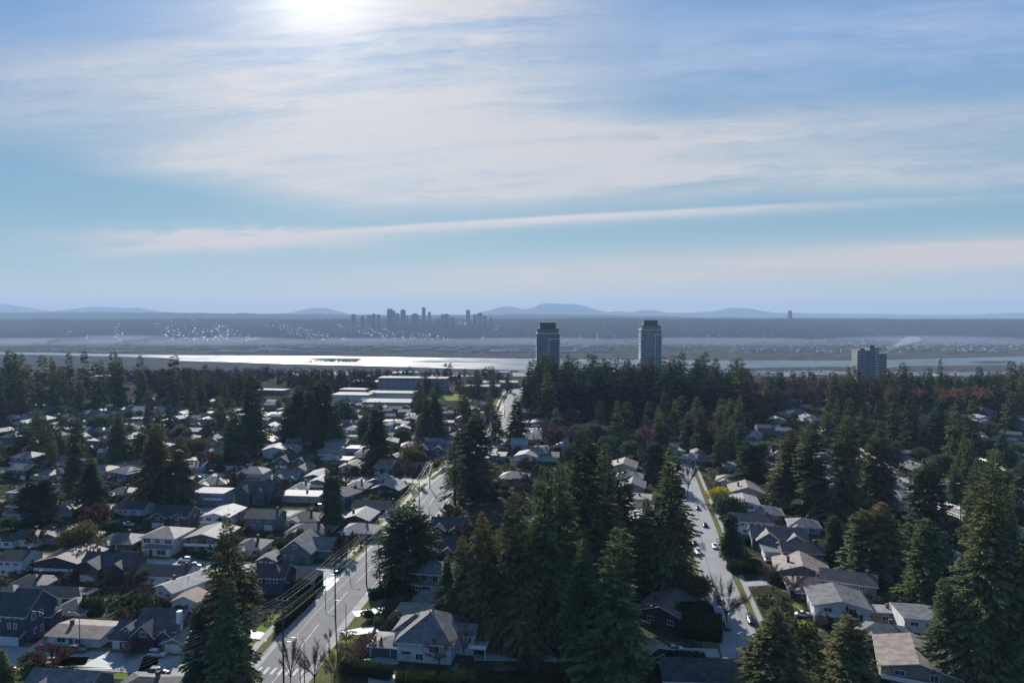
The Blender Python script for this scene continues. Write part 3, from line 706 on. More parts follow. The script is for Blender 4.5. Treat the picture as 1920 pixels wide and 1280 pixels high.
class House:
    def __init__(s, label, X, Y, rz, wall, roof, trim='white', group=None, name='house', cat='house', z=None):
        s.r = thing(name, label, cat, (X, Y, gz(X, Y) if z is None else z), rz, group)
        s.wb, s.rb = MB(), MB(); s.wall, s.roof, s.trim = WL[wall], RF[roof], (M_trim if trim == 'white' else M_dtrim); s.kids = []
        s.dark = trim != 'white'
    def wing(s, *a, **k): return wing(s.wb, s.rb, *a, **k)
    def win(s, face, x, y, z, w, h, pane=True):
        fm, pm = window_meshes(w, h, s.dark)
        o = link('window', fm, s.r, (x, y, z)); o.rotation_euler = (0, 0, FACE[face])
        if pane: link('pane', pm, o)
        return o
    def box(s, name, b, m, parent=None):
        return MB().box(*b).build(name, m, parent or s.r)
    def gdoor(s, x0, x1, y, z0=0, h=2.2, m=None):
        mb = MB().box(x0, y-.07, z0+.05, x1, y-.003, z0+h)
        for k in range(1, 4): mb.box(x0+.05, y-.085, z0+.05+k*(h-.1)/4-.02, x1-.05, y-.072, z0+.05+k*(h-.1)/4+.02)
        return mb.build('garage_door', m or M_gdoor, s.r)
    def done(s, chim=None, sky_=None, vents=()):
        s.wb.build('wall', s.wall, s.r); ro = s.rb.build('roof', [s.roof, s.trim], s.r)
        if chim:
            for (x, y, z0, z1) in chim:
                MB().box(x-.4, y-.35, z0, x+.4, y+.35, z1).box(x-.48, y-.43, z1, x+.48, y+.43, z1+.15).build('chimney', M_brick, ro)
        for (x, y, z) in vents: MB().tube([(x, y, z-.3), (x, y, z+.75)], .09, 6).build('vent_pipe', M_dtrim, ro)
        if sky_:
            for (pts) in sky_: MB().add([tuple(p) for p in pts], [(0, 1, 2, 3)]).build('skylight', M_pane, ro)
        return s.r

def make_house(t, label, X, Y, rz, w, wall, roof, seed=0, lod=0, trim='white', group=None, d=None, chim=True):
    q = random.Random(seed); H = House(label, X, Y, rz, wall, roof, trim, group); near = lod == 0
    wn = (lambda *a: H.win(*a, pane=near)) if lod < 2 else (lambda *a: None)
    C, V = [], []
    hw = w/2
    if t == 'ranch':
        d = d or 8.5; zr = H.wing(-hw, 0, hw, d, 0, 2.8, 'gx', pitch=11, oh=.8); C.append((q.uniform(-.3, .3)*w, d*.5, 2.5, zr+1.0))
        wn('f', -hw*.5, 0, .8, 2.4, 1.4); wn('f', hw*.15, 0, .8, 1.6, 1.2); wn('r', hw, d*.4, .9, 1.4, 1.2)
        if lod < 2: H.gdoor(hw*.45, hw*.45+min(4.6, hw*.5), 0); H.box('door', (-.6-hw*.1, -.06, 0, .3-hw*.1, -.003, 2.1), M_dtrim)
    elif t == 'hip':
        d = d or 9.5; zr = H.wing(-hw, 0, hw, d, 0, 2.9, 'hip', pitch=23, oh=.7); C.append((hw*.3, d*.6, 2.5, zr+.7))
        zf = H.wing(-hw*.8, -2.2, -hw*.1, 1.5, 0, 2.75, 'hip' if q.random() < .5 else 'gy', pitch=23, oh=.6)
        wn('f', -hw*.45, -2.2, .8, 2.2, 1.4); wn('f', hw*.45, 0, .8, 2.0, 1.3); wn('r', hw, d*.5, .9, 1.4, 1.2)
        if lod < 2: H.box('door', (hw*.05, -.06, 0, hw*.05+1, -.003, 2.1), M_trim)
    elif t == 'hip2':
        d = d or 10; zr = H.wing(-hw, 0, hw, d, 0, 5.6, 'hip', pitch=24, oh=.6); C.append((-hw*.6, d*.6, 5.5, zr+.5))
        H.wing(-hw*.9, -2, hw*.9, -.004, 0, 2.7, 'shed', pitch=20, oh=.4)
        for x in (-.6, 0, .6): wn('f', x*hw, 0, 3.7, 1.7, 1.3)
        wn('f', -hw*.5, -2, .8, 2, 1.3); wn('r', hw, d*.3, 3.7, 1.2, 1.2); wn('r', hw, d*.7, 1, 1.2, 1.2)
        if lod < 2: H.gdoor(hw*.15, hw*.75, -2)
    elif t == 'gx2':
        d = d or 8.5; zr = H.wing(-hw, 0, hw, d, 0, 5.3, 'gx', pitch=25, oh=.5); C.append((hw*.7, d*.55, 5.2, zr+.7))
        for x in (-.65, -.15, .5): wn('f', x*hw, 0, 3.4, 1.5, 1.2)
        wn('f', -hw*.5, 0, .8, 1.7, 1.3); wn('r', hw, d*.5, 3.3, 1.3, 1.2)
        if lod < 2: H.gdoor(hw*.2, hw*.7, 0)
    elif t == 'gx':
        d = d or 8; zr = H.wing(-hw, 0, hw, d, 0, 2.9, 'gx', pitch=28, oh=.5); C.append((hw*.8, d*.5, 2.8, zr+.8))
        for x in (-.7, -.3, .3): wn('f', x*hw, 0, .9, 1.5, 1.2)
        wn('r', hw, d*.5, .9, 1.4, 1.2)
        if lod < 2: H.box('door', (hw*.55, -.06, 0, hw*.55+.95, -.003, 2.1), M_trim)
    elif t == 'gy':
        d = d or 12; zr = H.wing(-hw, 0, hw, d, 0, 3.0, 'gy', pitch=19, oh=.7); C.append((-hw*.5, d*.4, 2.8, zr+.5)); V.append((hw*.3, d*.6, zr-hw*.1))
        wn('f', -hw*.4, 0, .8, 1.8, 1.3); wn('f', hw*.4, 0, .8, 1.8, 1.3); wn('r', hw, d*.3, .9, 1.3, 1.2); wn('l', -hw, d*.3, .9, 1.3, 1.2)
    elif t == 'gy2':
        d = d or 13; zr = H.wing(-hw, 0, hw, d, 0, 5.3, 'gy', pitch=14, oh=.8); V.append((hw*.4, d*.5, zr-hw*.1))
        wn('f', -hw*.5, 0, 3.4, 2.2, 1.3); wn('f', hw*.4, 0, 3.2, 1.8, 1.8); wn('f', -hw*.4, 0, .8, 1.6, 1.2); wn('r', hw, d*.3, 3.5, 1.2, 1.2); wn('r', hw, d*.65, 3.5, 1.2, 1.2)
        if lod < 2:
            H.box('balcony', (-hw, -1.6, 2.65, hw, -.004, 2.8), M_deck); H.box('railing', (-hw, -1.6, 2.802, hw, -1.53, 3.7), M_trim); H.gdoor(hw*.1, hw*.8, 0)
    elif t == 'cross':
        d = d or 9; zr = H.wing(-hw, 0, hw, d, 0, 4.6, 'gx', pitch=32, oh=.5); C.append((-hw*.7, d*.6, 5, zr+.6))
        H.wing(-hw*.85, -2.4, -hw*.05, d*.5, 0, 4.4, 'gy', pitch=34, oh=.5); H.wing(hw*.2, -1.2, hw*.9, d*.5, 0, 4.0, 'gy', pitch=34, oh=.5)
        wn('f', -hw*.45, -2.4, 3.3, 1.7, 1.3); wn('f', hw*.55, -1.2, 3, 1.5, 1.2); wn('f', hw*.55, -1.2, .7, 1.7, 1.3); wn('r', hw, d*.6, 2.6, 1.2, 1.2)
        if lod < 2: H.gdoor(-hw*.78, -hw*.12, -2.4)
    elif t == 'flat':
        d = d or 9; H.wing(-hw, 0, hw, d, 0, 3.0, 'flat', oh=.6); C.append((hw*.2, d*.6, 3, 4.4))
        for x in (-.6, 0, .55): wn('f', x*hw, 0, .8, 1.9, 1.3)
    elif t == 'flat2':
        d = d or 9; H.wing(-hw, 0, hw, d, 0, 5.4, 'flat', oh=.5)
        for x in (-.6, 0, .55): wn('f', x*hw, 0, 3.5, 2.0, 1.2)
        wn('f', -hw*.5, 0, .8, 1.7, 1.2); wn('f', hw*.4, 0, .8, 1.7, 1.2)
        if lod < 2: H.box('balcony', (-hw*.2, -1.4, 2.7, hw, -.004, 2.85), M_deck); H.box('railing', (-hw*.2, -1.4, 2.852, hw, -1.33, 3.7), M_trim)
    elif t == 'garage':
        d = d or 6.5; H.wing(-hw, 0, hw, d, 0, 2.5, 'gy', pitch=22, oh=.4)
        if lod < 2: H.gdoor(-hw*.75, hw*.75, 0)
    elif t == 'garagex':
        d = d or 6.5; H.wing(-hw, 0, hw, d, 0, 2.5, 'hip', pitch=26, oh=.5)
        if lod < 2: H.gdoor(-hw*.72, -hw*.08, 0); H.gdoor(hw*.1, hw*.74, 0)
    return H.done(C if chim and t not in ('garage', 'garagex') else None, None, V if lod < 2 else ())
HOUSES = []
def hp(t, x, y, w, wall, roof, label, rz=-6.5, lod=0, **k):
    X, Y, _ = P(x, y); w = w*(.9 if y < 1000 else 1); HOUSES.append((X, Y+5, w*.5+2)); return make_house(t, label, X, Y, R(rz), w, wall, roof, seed=int(x*7+y), lod=lod, **k)

# ---- the pale-walled L house by the left street (nearest on the main street)
X, Y, _ = P(745, 1238)
H = House('white two-storey house with grey L-shaped roof and slate garage doors beside the left street', X, Y, R(-9), 'white', 'grey', 'white')
H.wing(0, 0, 13.5, 15, 0, 5.4, 'hip', pitch=33, oh=.8)
H.wing(9, 5.5, 18, 11, 0, 5.35, 'gx', pitch=28, oh=.7)
H.wing(-2.4, 5.2, 6.2, 13.5, 0, 5.3, 'hip', pitch=30, oh=.7)
H.wing(-7.5, 1.0, -.004, 8.2, 0, 2.9, 'hip', pitch=15, oh=.6)
H.gdoor(-7.0, -2.3, 1.0, 0, 2.5, M_gdark); H.gdoor(-2.0, -.4, 1.0, 0, 2.5, M_gdark)
for x, z, w_, h_ in ((1.4, 4.0, .9, .9), (5.0, 4.0, .8, .9), (6.8, 4.0, .8, .9), (9.4, 2.7, 2.6, 2.4), (5.6, .6, 2.0, 1.7)): H.win('f', x, 0, z, w_, h_)
H.win('f', -1.2, 5.2, 3.6, 1.0, 1.2)
H.box('awning', (1.2, -.9, 2.35, 3.6, -.004, 2.55), M_brick)
H.box('deck', (17.2, 3.5, 2.5, 21.5, 8.5, 2.7), M_deck); H.box('deck_railing', (17.2, 3.4, 2.704, 21.5, 3.48, 3.6), M_trim); H.box('deck_railing', (21.42, 3.484, 2.704, 21.5, 8.5, 3.6), M_trim)
H.box('deck_post', (21.2, 3.6, 0, 21.4, 3.8, 2.5), M_trim)
H.done(vents=((6.4, 6.6, 9.7), (7.2, 7.3, 9.7), (6.6, 8.2, 9.7))); HOUSES.append((X+4, Y+5, 12))
hp('gx2', 1, 1, 1, 'white', 'grey', '', ) if False else None
# ---- white modern two-storey
X, Y, _ = P(266, 1036)
H = House('white modern two-storey house with big windows and pale hipped roof among the left houses', X, Y, R(-8), 'white', 'tan', 'white')
H.wing(0, 0, 12.6, 11.5, 0, 6.0, 'hip', pitch=20, oh=.7); H.wing(2.6, -2.4, 12.3, -.004, 0, 2.75, 'shed', pitch=12, oh=.5)
for x in (2.1, 6.2, 10.3): H.win('f', x, 0, 3.7, 2.8 if x != 6.2 else 2.0, 1.8)
H.win('f', 9.3, -2.4, .5, 3.6, 2.0); H.win('f', 1.3, 0, .5, 1.9, 2.1); H.win('r', 12.6, 3, 3.6, .9, 1.9); H.win('r', 12.6, 8, 1.5, .9, .9)
H.box('porch_post', (2.6, -2.9, 0, 3.1, -2.45, 2.6), M_trim); H.box('door', (4.6, -2.46, 0, 5.8, -2.404, 2.3), M_dtrim)
H.done(); HOUSES.append((X+6, Y+5, 9))
# ---- dark blue three-storey at the left edge
X, Y, _ = P(6, 1203)
H = House('dark blue three-storey house with white trim and white garage at the left edge', X, Y, R(-7), 'navy', 'charcoal', 'white')
H.wing(0, 0, 6.6, 10.5, 0, 7.4, 'gx', pitch=42, oh=.5); H.wing(-.3, -1.6, 6.3, -.004, 0, 2.7, 'shed', pitch=22, oh=.5); H.wing(-7, 1.5, -.004, 10, 0, 7.1, 'gx', pitch=40, oh=.5)
H.wing(6.604, 6, 8.4, 10, 0, 4.6, 'shed', pitch=15, oh=.4)
H.gdoor(.4, 5.9, -1.6)
for x in (1.5, 3.6, 5.6): H.win('f', x, 0, 6.3, 1.1, .9)
for x in (1.9, 3.6): H.win('f', x, 0, 3.6, .9, 1.6)
for y_ in (2.5, 5): H.win('r', 6.6, y_, 5.2, 1.3, 1.7)
for y_ in (3, 5.0): H.win('r', 6.6, y_, 1.2, .9, 1.7)
H.win('f', -2.5, 1.5, 4.6, 1.3, 1.9); H.win('f', -2.5, 1.5, 1.0, 1.3, 1.7)
H.done(vents=((4.5, 7, 11.0),)); HOUSES.append((X+3, Y+6, 9))
# ---- craftsman
X, Y, _ = P(208, 1216)
H = House('dark-roofed craftsman house with steep gables and white dormer behind a reddish round shrub', X, Y, R(-7), 'slate', 'dark', 'white')
H.wing(4.5, 3, 16, 12, 0, 4.4, 'gx', pitch=38, oh=.5); H.wing(5.5, .5, 11.5, 8, 0, 3.7, 'gy', pitch=42, oh=.5); H.wing(0, 0, 6.0, 8, 0, 2.8, 'gx', pitch=35, oh=.5); H.wing(11.8, 1.5, 15.5, 7, 0, 3.4, 'gy', pitch=40, oh=.4)
H.wing(2.4, 1.2, 4.6, 4.5, 3.2, 1.7, 'gy', pitch=35, oh=.4)
H.gdoor(.5, 2.5, 0); H.gdoor(3.2, 5.4, 0); H.win('f', 3.5, 1.2, 3.5, 1.4, 1.1); H.win('f', 8.5, .5, 3.4, 1.6, 1.4); H.win('f', 13.6, 1.5, 1, 1.3, 1.2)
H.box('chimney_stack', (15.2, 4.2, 0, 16.3, 5.4, 8.6), M_white); H.done(vents=((7.6, 6.6, 9.0),)); HOUSES.append((X+8, Y+5, 11))
# ---- navy house by the street with flag
X, Y, _ = P(478, 1112)
H = House('navy blue two-storey house with white window frames and dark roof beside the left street hedge', X, Y, R(-6), 'navy', 'charcoal', 'white')
H.wing(0, 0, 9, 8.5, 0, 5.4, 'gx', pitch=30, oh=.6); H.wing(9.004, 3, 17, 12, 0, 3.0, 'gx', pitch=26, oh=.5)
for x in (1.6, 4.4, 6.6): H.win('f', x, 0, 3.4, 1.3, 1.2)
for x in (1.5,): H.win('f', x, 0, .7, 1.5, 1.4)
H.win('r', 9, 1.6, 3.4, 1.0, 1.2); H.done(); HOUSES.append((X+7, Y+5, 10))
# ---- grey gabled house behind it
X, Y, _ = P(524, 1056)
H = House('grey gable-fronted house with small attic window and white bargeboards behind the navy house', X, Y, R(-6), 'grey', 'grey', 'white')
H.wing(0, 0, 11, 12, 0, 4.4, 'gy', pitch=36, oh=.7); H.wing(8, 5, 17, 13, 0, 3.8, 'gx', pitch=36, oh=.6)
H.win('f', 5.4, 0, 5.3, 1.4, 1.4); H.win('f', 2.0, 0, 1.4, .8, 1.7); H.win('f', 4.4, 0, 1.4, .8, 1.7); H.box('door', (6.6, -.06, 0, 9.2, -.003, 2.8), M_gdark); H.win('r', 17, 8, 1.2, 1.2, 1.2)
H.done(); HOUSES.append((X+6, Y+6, 10))
# ---- big grey many-gabled house
X, Y, _ = P(437, 946)
H = House('large grey house with three steep bright-edged gables left of the long white flat-roofed rancher', X, Y, R(-6), 'slate', 'dark', 'dark')
H.wing(0, 2, 17, 12, 0, 5.4, 'gx', pitch=38, oh=.5); H.wing(1.5, 0, 7.5, 8, 0, 5.3, 'gy', pitch=45, oh=.5); H.wing(9, .5, 14.5, 8, 0, 4.6, 'gy', pitch=46, oh=.5); H.wing(13.5, 3.5, 19.5, 9.5, 0, 4.0, 'gx', pitch=36, oh=.5)
for x in (3, 5.8): H.win('f', x, 0, 3.6, 1.8, 1.3)
for x in (3, 5.8): H.win('f', x, 0, .8, 1.6, 1.4)
H.win('f', 11.6, .5, 1, 1.8, 1.5); H.done(); HOUSES.append((X+9, Y+5, 12))

A = [ # type, x, y, w, wall, roof, label, kwargs
 ('ranch', 139, 1211, 14.2, 'white', 'brown', 'low white bungalow with shallow brown roof between the dark blue and craftsman houses', {}),
 ('garage', 326, 1224, 6.5, 'beige', 'tan', 'beige gabled garage half hidden by the huge cedar at lower left', {}),
 ('cross', 98, 1338, 15, 'slate', 'grey', 'grey cross-gabled roof cut by the bottom edge below the dark blue house', {}),
 ('hip', 250, 1332, 13, 'dark', 'dark', 'dark hipped roof cut by the bottom edge in front of the craftsman house', {}),
 ('garagex', 96, 1132, 19, 'slate', 'charcoal', 'charcoal hip-roofed double garage with two white doors behind the bungalow', {}),
 ('hip', 40, 1117, 11, 'beige', 'charcoal', 'beige house with dark hip roof left of the charcoal double garage', {}),
 ('hip', 122, 1166, 9, 'white', 'dark', 'small white-framed house with grey hip roof right behind the dark blue house', {}),
 ('gy', 308, 1122, 8.6, 'white', 'pale', 'small white house with pale gabled roof below the long white one', {'rz': -30}),
 ('garage', 346, 1143, 8, 'white', 'rust', 'brown-roofed carport with white trussed gable left of the huge cedar', {}),
 ('gy2', 108, 1083, 14, 'dark', 'brown', 'dark house with wide shallow brown roof and sawtooth edge in the second row', {'trim': 'dark'}),
 ('cross', 196, 1086, 17, 'dark', 'charcoal', 'dark brown cross-gabled house with one bright slope beside the shallow brown roof', {'trim': 'dark'}),
 ('gx', 300, 1096, 16.5, 'white', 'charcoal', 'long white house with dark roof and end chimney left of the huge cedar', {}),
 ('gx2', 18, 1080, 9, 'white', 'charcoal', 'white two-storey house with blue-black roof at the left edge, second row', {}),
 ('hip', 214, 1031, 13.5, 'grey', 'grey', 'low grey hip-roofed house just left of the white modern one', {}),
 ('hip', 36, 1024, 14, 'white', 'charcoal', 'white house with pillared front porch at the left edge below the rounded evergreen', {}),
 ('gy', 92, 1021, 8, 'grey', 'dark', 'small dark-gabled house behind the bare pinkish tree on the left', {}),
 ('gx', 243, 966, 14, 'white', 'charcoal', 'long white house with dark roof upper left of the white modern house', {}),
 ('cross', 318, 987, 17, 'slate', 'charcoal', 'dark cross-gabled house with little arched gable window behind the white modern one', {}),
 ('gy2', 404, 992, 12, 'white', 'pale', 'pale blue-white two-storey with balcony and bright gable slope above the huge cedar', {}),
 ('gx2', 490, 994, 14.5, 'grey', 'charcoal', 'grey two-storey with dark roof and white carport edge in the fourth row', {}),
 ('hip', 565, 987, 14, 'white', 'charcoal', 'white house with twin dark hipped roofs above the grey gable-fronted house', {}),
 ('hip', 575, 1012, 16, 'grey', 'charcoal', 'dark hip roof tucked behind the grey gable-fronted house', {}),
 ('garage', 500, 1064, 7, 'slate', 'charcoal', 'dark little garage between the navy house and the grey gable', {}),
 ('hip', 668, 1011, 13, 'brown', 'pale', 'dark-walled house with pale hip roof near the power poles of the left street', {'rz': -10}),
 ('flat2', 390, 947, 16, 'blue', 'pale', 'bright blue boxy two-storey with white flat roof behind the pair of cedars', {}),
 ('flat', 560, 942, 20, 'cream', 'pale', 'long white flat-roofed rancher right of the many-gabled grey house', {}),
 ('hip', 395, 918, 15, 'brown', 'tan', 'low brown house with sunlit tan roof above the blue box', {'rz': 6}),
 ('hip2', 468, 907, 15, 'white', 'grey', 'white two-storey with layered hipped roofs above the many-gabled grey house', {}),
 ('cross', 535, 912, 14, 'slate', 'grey', 'grey-blue house with several bright-edged gables right of the layered hip roof', {}),
 ('hip', 560, 926, 9, 'grey', 'grey', 'little grey hip roof between the gables and the two narrow columns', {}),
 ('gy2', 596, 922, 7.5, 'slate', 'grey', 'tall narrow house left of the two narrow dark column trees', {'d': 9}),
 ('cross', 545, 878, 22, 'slate', 'charcoal', 'big dark house with one bright right-hand roof slope above the layered hips', {}),
 ('hip', 664, 925, 12, 'dark', 'grey', 'dark house with small sunlit hip roof right of the two narrow columns', {'rz': -8}),
 ('gy', 722, 928, 15, 'dark', 'pale', 'wide pale low gabled roof left of the bend of the left street', {'rz': -14}),
 ('gx', 700, 964, 21, 'dark', 'charcoal', 'long dark-roofed house below the wide pale gable by the left street', {'rz': -6}),
 ('gy2', 494, 842, 13, 'cream', 'pale', 'cream curved-front house behind the bright yellow shrub', {}),
 ('cross', 545, 846, 9, 'slate', 'slate' if False else 'dark', 'blue-grey steep gable just right of the bright yellow shrub', {}),
 ('cross', 572, 842, 9, 'grey', 'dark', 'steep grey gable second to the right of the bright yellow shrub', {}),
 ('gy2', 612, 862, 12, 'cream', 'grey', 'cream gable end left of the bright white flat roof in the middle distance', {}),
 ('flat', 628, 872, 18, 'grey', 'pale', 'glaring white flat roof in the middle distance below the big dark clump', {}),
 ('flat2', 668, 858, 14, 'blue', 'pale', 'blue-walled flat-roofed house right of the glaring white roof', {}),
 ('gy', 655, 886, 13, 'white', 'charcoal', 'white-gabled dark-roofed house below the blue-walled flat roof', {}),
 ('cross', 805, 855, 22, 'slate', 'dark', 'sprawling dark house with many bright-edged gables left of the silhouetted fir', {}),
 ('gy', 770, 886, 12, 'grey', 'grey', 'house with two pale parallel roof slopes beside the reddish bare tree', {'rz': -25}),
 ('gx2', 268, 783, 28, 'white', 'pale', 'long white two-storey building with brilliant roof under the left treeline', {'d': 14, 'rz': -10}),
 ('flat', 252, 792, 22, 'rust' if False else 'brown', 'tan', 'low orange-brown flat roof below the long white building', {}),
 ('cross', 256, 812, 18, 'white', 'pale', 'white house with pale pointed roof below the orange-brown flat roof', {}),
 ('cross', 405, 862, 16, 'slate', 'grey', 'grey house with bright gable slope left of the cream house and yellow shrub', {}),
 ('gy2', 372, 802, 12, 'grey', 'pale', 'small grey two-storey with pale roof under the hazy mid-left trees', {}),
 # right of the left street
 ('flat', 792, 1182, 17, 'white', 'tan', 'wide flat pale roof with dark vents directly behind the white L-shaped house', {'rz': -9}),
 ('hip', 808, 1152, 13, 'dark', 'grey', 'dark-fronted house with sunlit hip roof and two skylights behind the flat pale roof', {'rz': -16}),
 ('hip2', 806, 1108, 12, 'dark', 'grey', 'tall hip roof in shade behind the bushy round-shouldered tree', {'rz': -12}),
 ('cross', 824, 1052, 11, 'slate', 'charcoal', 'dark house with small white-edged dormer between bushy tree and central clump', {'rz': -8}),
 ('cross', 838, 1012, 13, 'dark', 'charcoal', 'dark house with bright zigzag gable edges left of the central clump top', {'rz': -8}),
 ('hip', 962, 905, 15, 'dark', 'grey', 'dark-gabled house with pale edges just above the top of the central clump', {'rz': -12}),
 ('gy2', 985, 872, 13, 'white', 'grey', 'white garage-fronted house with grey gable right of the far street end', {'rz': -14}),
 ('hip', 1005, 822, 14, 'white', 'pale', 'white low house on the right of the far street end, nearest the cone tree', {}),
 ('gy2', 1010, 805, 12, 'blue', 'pale', 'pale blue gabled house right of the dense dark cone tree', {}),
 ('hip', 1012, 776, 14, 'white', 'pale', 'white-roofed house below the left glass tower wood edge, lower of two', {}),
 ('cross', 1003, 768, 10, 'grey', 'grey', 'house with steep white-edged gable at the foot of the tower wood', {}),
 # row between the streets
 ('gy', 1168, 886, 15, 'cream', 'tan', 'pale tan gable, farthest up the row of roofs between the two streets', {'rz': -14, 'd': 15}),
 ('hip', 1180, 905, 14, 'white', 'pale', 'pale hip roof, second down the row between the two streets', {'rz': -14}),
 ('gy', 1184, 924, 13, 'beige', 'grey', 'grey-tan roof with dormer, third down the row between the two streets', {'rz': -14}),
 ('flat', 1192, 948, 14, 'cream', 'tan', 'tan flat roof, fourth down the row between the two streets', {'rz': -14}),
 ('hip', 1196, 968, 13, 'blue', 'grey', 'blue-walled hip roof, fifth down the row between the two streets', {'rz': -14}),
 ('gy', 1202, 992, 12, 'grey', 'pale', 'pale sloping roof, nearest of the row between the two streets', {'rz': -14, 'd': 13}),
 ('hip', 1190, 1038, 10, 'brick', 'rust', 'little reddish hip roof glimpsed between the firs below the row of pale roofs', {'rz': -10}),
 ('gy', 1238, 1172, 14, 'dark', 'brown', 'shaded house with one pinkish sunlit slope right of the big lighter fir', {'rz': -32, 'd': 14}),
 ('gy', 1230, 1246, 9, 'dark', 'tan', 'small tan roof corner with white edge poking out beside the big lighter fir', {'rz': 32}),
 ('gx', 1355, 1300, 26, 'dark', 'charcoal', 'wide dark roof with white ridge edge along the bottom below the right street', {'rz': -3, 'd': 10, 'chim': True}),
 # right side of the right street, from far to near
 ('hip', 1300, 868, 12, 'grey', 'pale', 'pale roof at the head of the right street, left of two', {'rz': -12}),
 ('gx', 1330, 872, 13, 'slate', 'charcoal', 'dark roof with white-edged gable at the head of the right street, right of two', {'rz': -12}),
 ('hip', 1370, 912, 15, 'cream', 'tan', 'orange-tan roof with brick chimney, uppermost of the chain right of the street', {'rz': -20}),
 ('gy', 1402, 935, 17, 'cream', 'tan', 'wide pale tan roof, second from the top in the chain right of the street', {'rz': -14, 'd': 14}),
 ('gy2', 1398, 968, 12, 'white', 'pale', 'white house with pale roof and glass lean-to in the right street chain', {'rz': -12}),
 ('hip', 1440, 975, 13, 'grey', 'pale', 'house with two pale pyramidal roofs right of the white lean-to house', {'rz': -14}),
 ('gx2', 1415, 1003, 14, 'white', 'charcoal', 'white house with near-black front roof slope on the right street', {'rz': -11}),
 ('cross', 1462, 1032, 19, 'grey', 'brown', 'grey-walled house with large front gable and stepped roofs on the right street', {'rz': -11}),
 ('hip', 1510, 1000, 11, 'blue', 'grey', 'small blue-sided shed-like house behind the stepped-roof house', {'rz': -14}),
 ('flat', 1468, 1052, 12, 'white', 'grey', 'white house with grey metal roof and dark chimney on the right street', {'rz': -10}),
 ('gx2', 1506, 1064, 13, 'grey', 'charcoal', 'pale grey house with dark front roof beside the grey metal roof', {'rz': -9}),
 ('gy', 1505, 1092, 16, 'grey', 'tan', 'broad grey-pink gabled house with tall dark chimney, middle of the right street', {'rz': -18, 'd': 13}),
 ('gx2', 1590, 1124, 15, 'green', 'dark', 'pale green house with dark roof behind the bright white-walled one', {'rz': -24}),
 ('hip', 1528, 1122, 14, 'dark', 'brown', 'dark low house with olive-brown roof left of the pale green one', {'rz': -10}),
 ('gy2', 1578, 1172, 14, 'white', 'grey', 'bright white-walled house with dark dormers behind the vintage white car', {'rz': -14, 'd': 12}),
 ('hip', 1660, 1218, 13, 'grey', 'grey', 'grey roof with two pointed hips between the bulky cedar and flat white house', {'rz': -20}),
 ('flat2', 1742, 1200, 12, 'white', 'grey', 'white flat-roofed block with grey roof patch on the lower right', {'rz': -10}),
 ('flat', 1660, 1168, 14, 'cream', 'pale', 'long pale carport roof between the white-walled house and the flat white block', {'rz': -6, 'd': 4}),
 ('gy2', 1722, 1300, 15, 'beige', 'tan', 'large beige house with shallow tan gable and lower lean-to, bottom right', {'rz': -24, 'd': 15}),
 # far right, half hidden
 ('hip', 1640, 870, 18, 'grey', 'grey', 'low grey roof with pale fascia just above the power lines on the right', {}),
 ('flat', 1790, 868, 24, 'grey', 'pale', 'long grey flat roof near the right border above the sunlit lawn strip', {}),
 ('hip', 1852, 826, 13, 'cream', 'pale', 'cream house with small pale roof near the right border under big trees', {}),
 ('ranch', 1770, 826, 26, 'slate', 'pale', 'long low building behind the mauve bare tree on the right', {}),
 ('gy2', 1848, 796, 12, 'white', 'pale', 'tall white gable end behind trees near the right border', {}),
 ('hip', 1660, 905, 15, 'brown', 'rust', 'reddish-brown roof beneath the crossing power lines on the right', {}),
 ('hip', 1690, 925, 13, 'cream', 'grey', 'pale grey roof right of the reddish-brown one below the power lines', {}),
 ('flat', 1805, 920, 22, 'cream', 'pale', 'pale flat carport left of the very tall ragged fir', {}),
 ('hip', 1895, 1010, 14, 'blue', 'rust', 'pinkish roof by the right border above the broad green fir', {}),
 ('gx', 1895, 945, 12, 'white', 'pale', 'white house at the right border above the pinkish roof', {}),
 ('gy', 1800, 1075, 12, 'grey', 'grey', 'grey roof edge half hidden left of the very tall ragged fir', {}),
 ('hip', 1415, 822, 12, 'white', 'pale', 'white-roofed house left of the brownish middle firs, top of right side', {}),
 ('gy', 1458, 795, 14, 'cream', 'pale', 'cream sloping roof under the trees right of the tower wood', {}),
 ('hip', 1495, 778, 16, 'grey', 'grey', 'low dark house with pale rim right of the tower wood', {}),
 ('gy', 1520, 790, 12, 'white', 'pale', 'bright white gabled roof below the rusty trees on the right', {}),
 ('flat', 1300, 806, 16, 'blue', 'grey', 'bluish flat-roofed house in shade right under the tower wood', {}),
]
for t, x, y, w, wall, roof, lb, kw in A:
    hp(t, x, y, w, wall, roof, lb, **dict(dict(lod=0 if y > 935 else 1), **kw))

# ---- rows of further houses behind, on both sides of the left street
def road_x(Y): return float(np.interp(Y, RY, RX))
RY = [120, 165, 215, 296, 337, 444, 525, 680, 900]; RX = [-60, -54.7, -50, -38, -34, -14, -7, 0, 12]
q = random.Random(77); ROWS = []
WCH = ['white', 'grey', 'cream', 'slate', 'beige', 'grey', 'brown', 'blue', 'dark', 'slate', 'dark']; RCH = ['grey', 'pale', 'dark', 'charcoal', 'brown', 'dark', 'grey', 'tan']
def free(X, Y, rad):
    return all((X-a)**2+(Y-b)**2 > (rad+c)**2 for a, b, c in HOUSES) and all((X-a)**2+(Y-b)**2 > (c*.55+4.5)**2 for a, b, c in TREES)
RNAME = {'ranch': 'low ridged', 'hip': 'hipped', 'hip2': 'high hipped', 'gx': 'gabled', 'gx2': 'tall ridged', 'gy': 'gable-ended', 'gy2': 'shallow gabled', 'cross': 'many-gabled', 'flat': 'flat', 'flat2': 'high flat'}
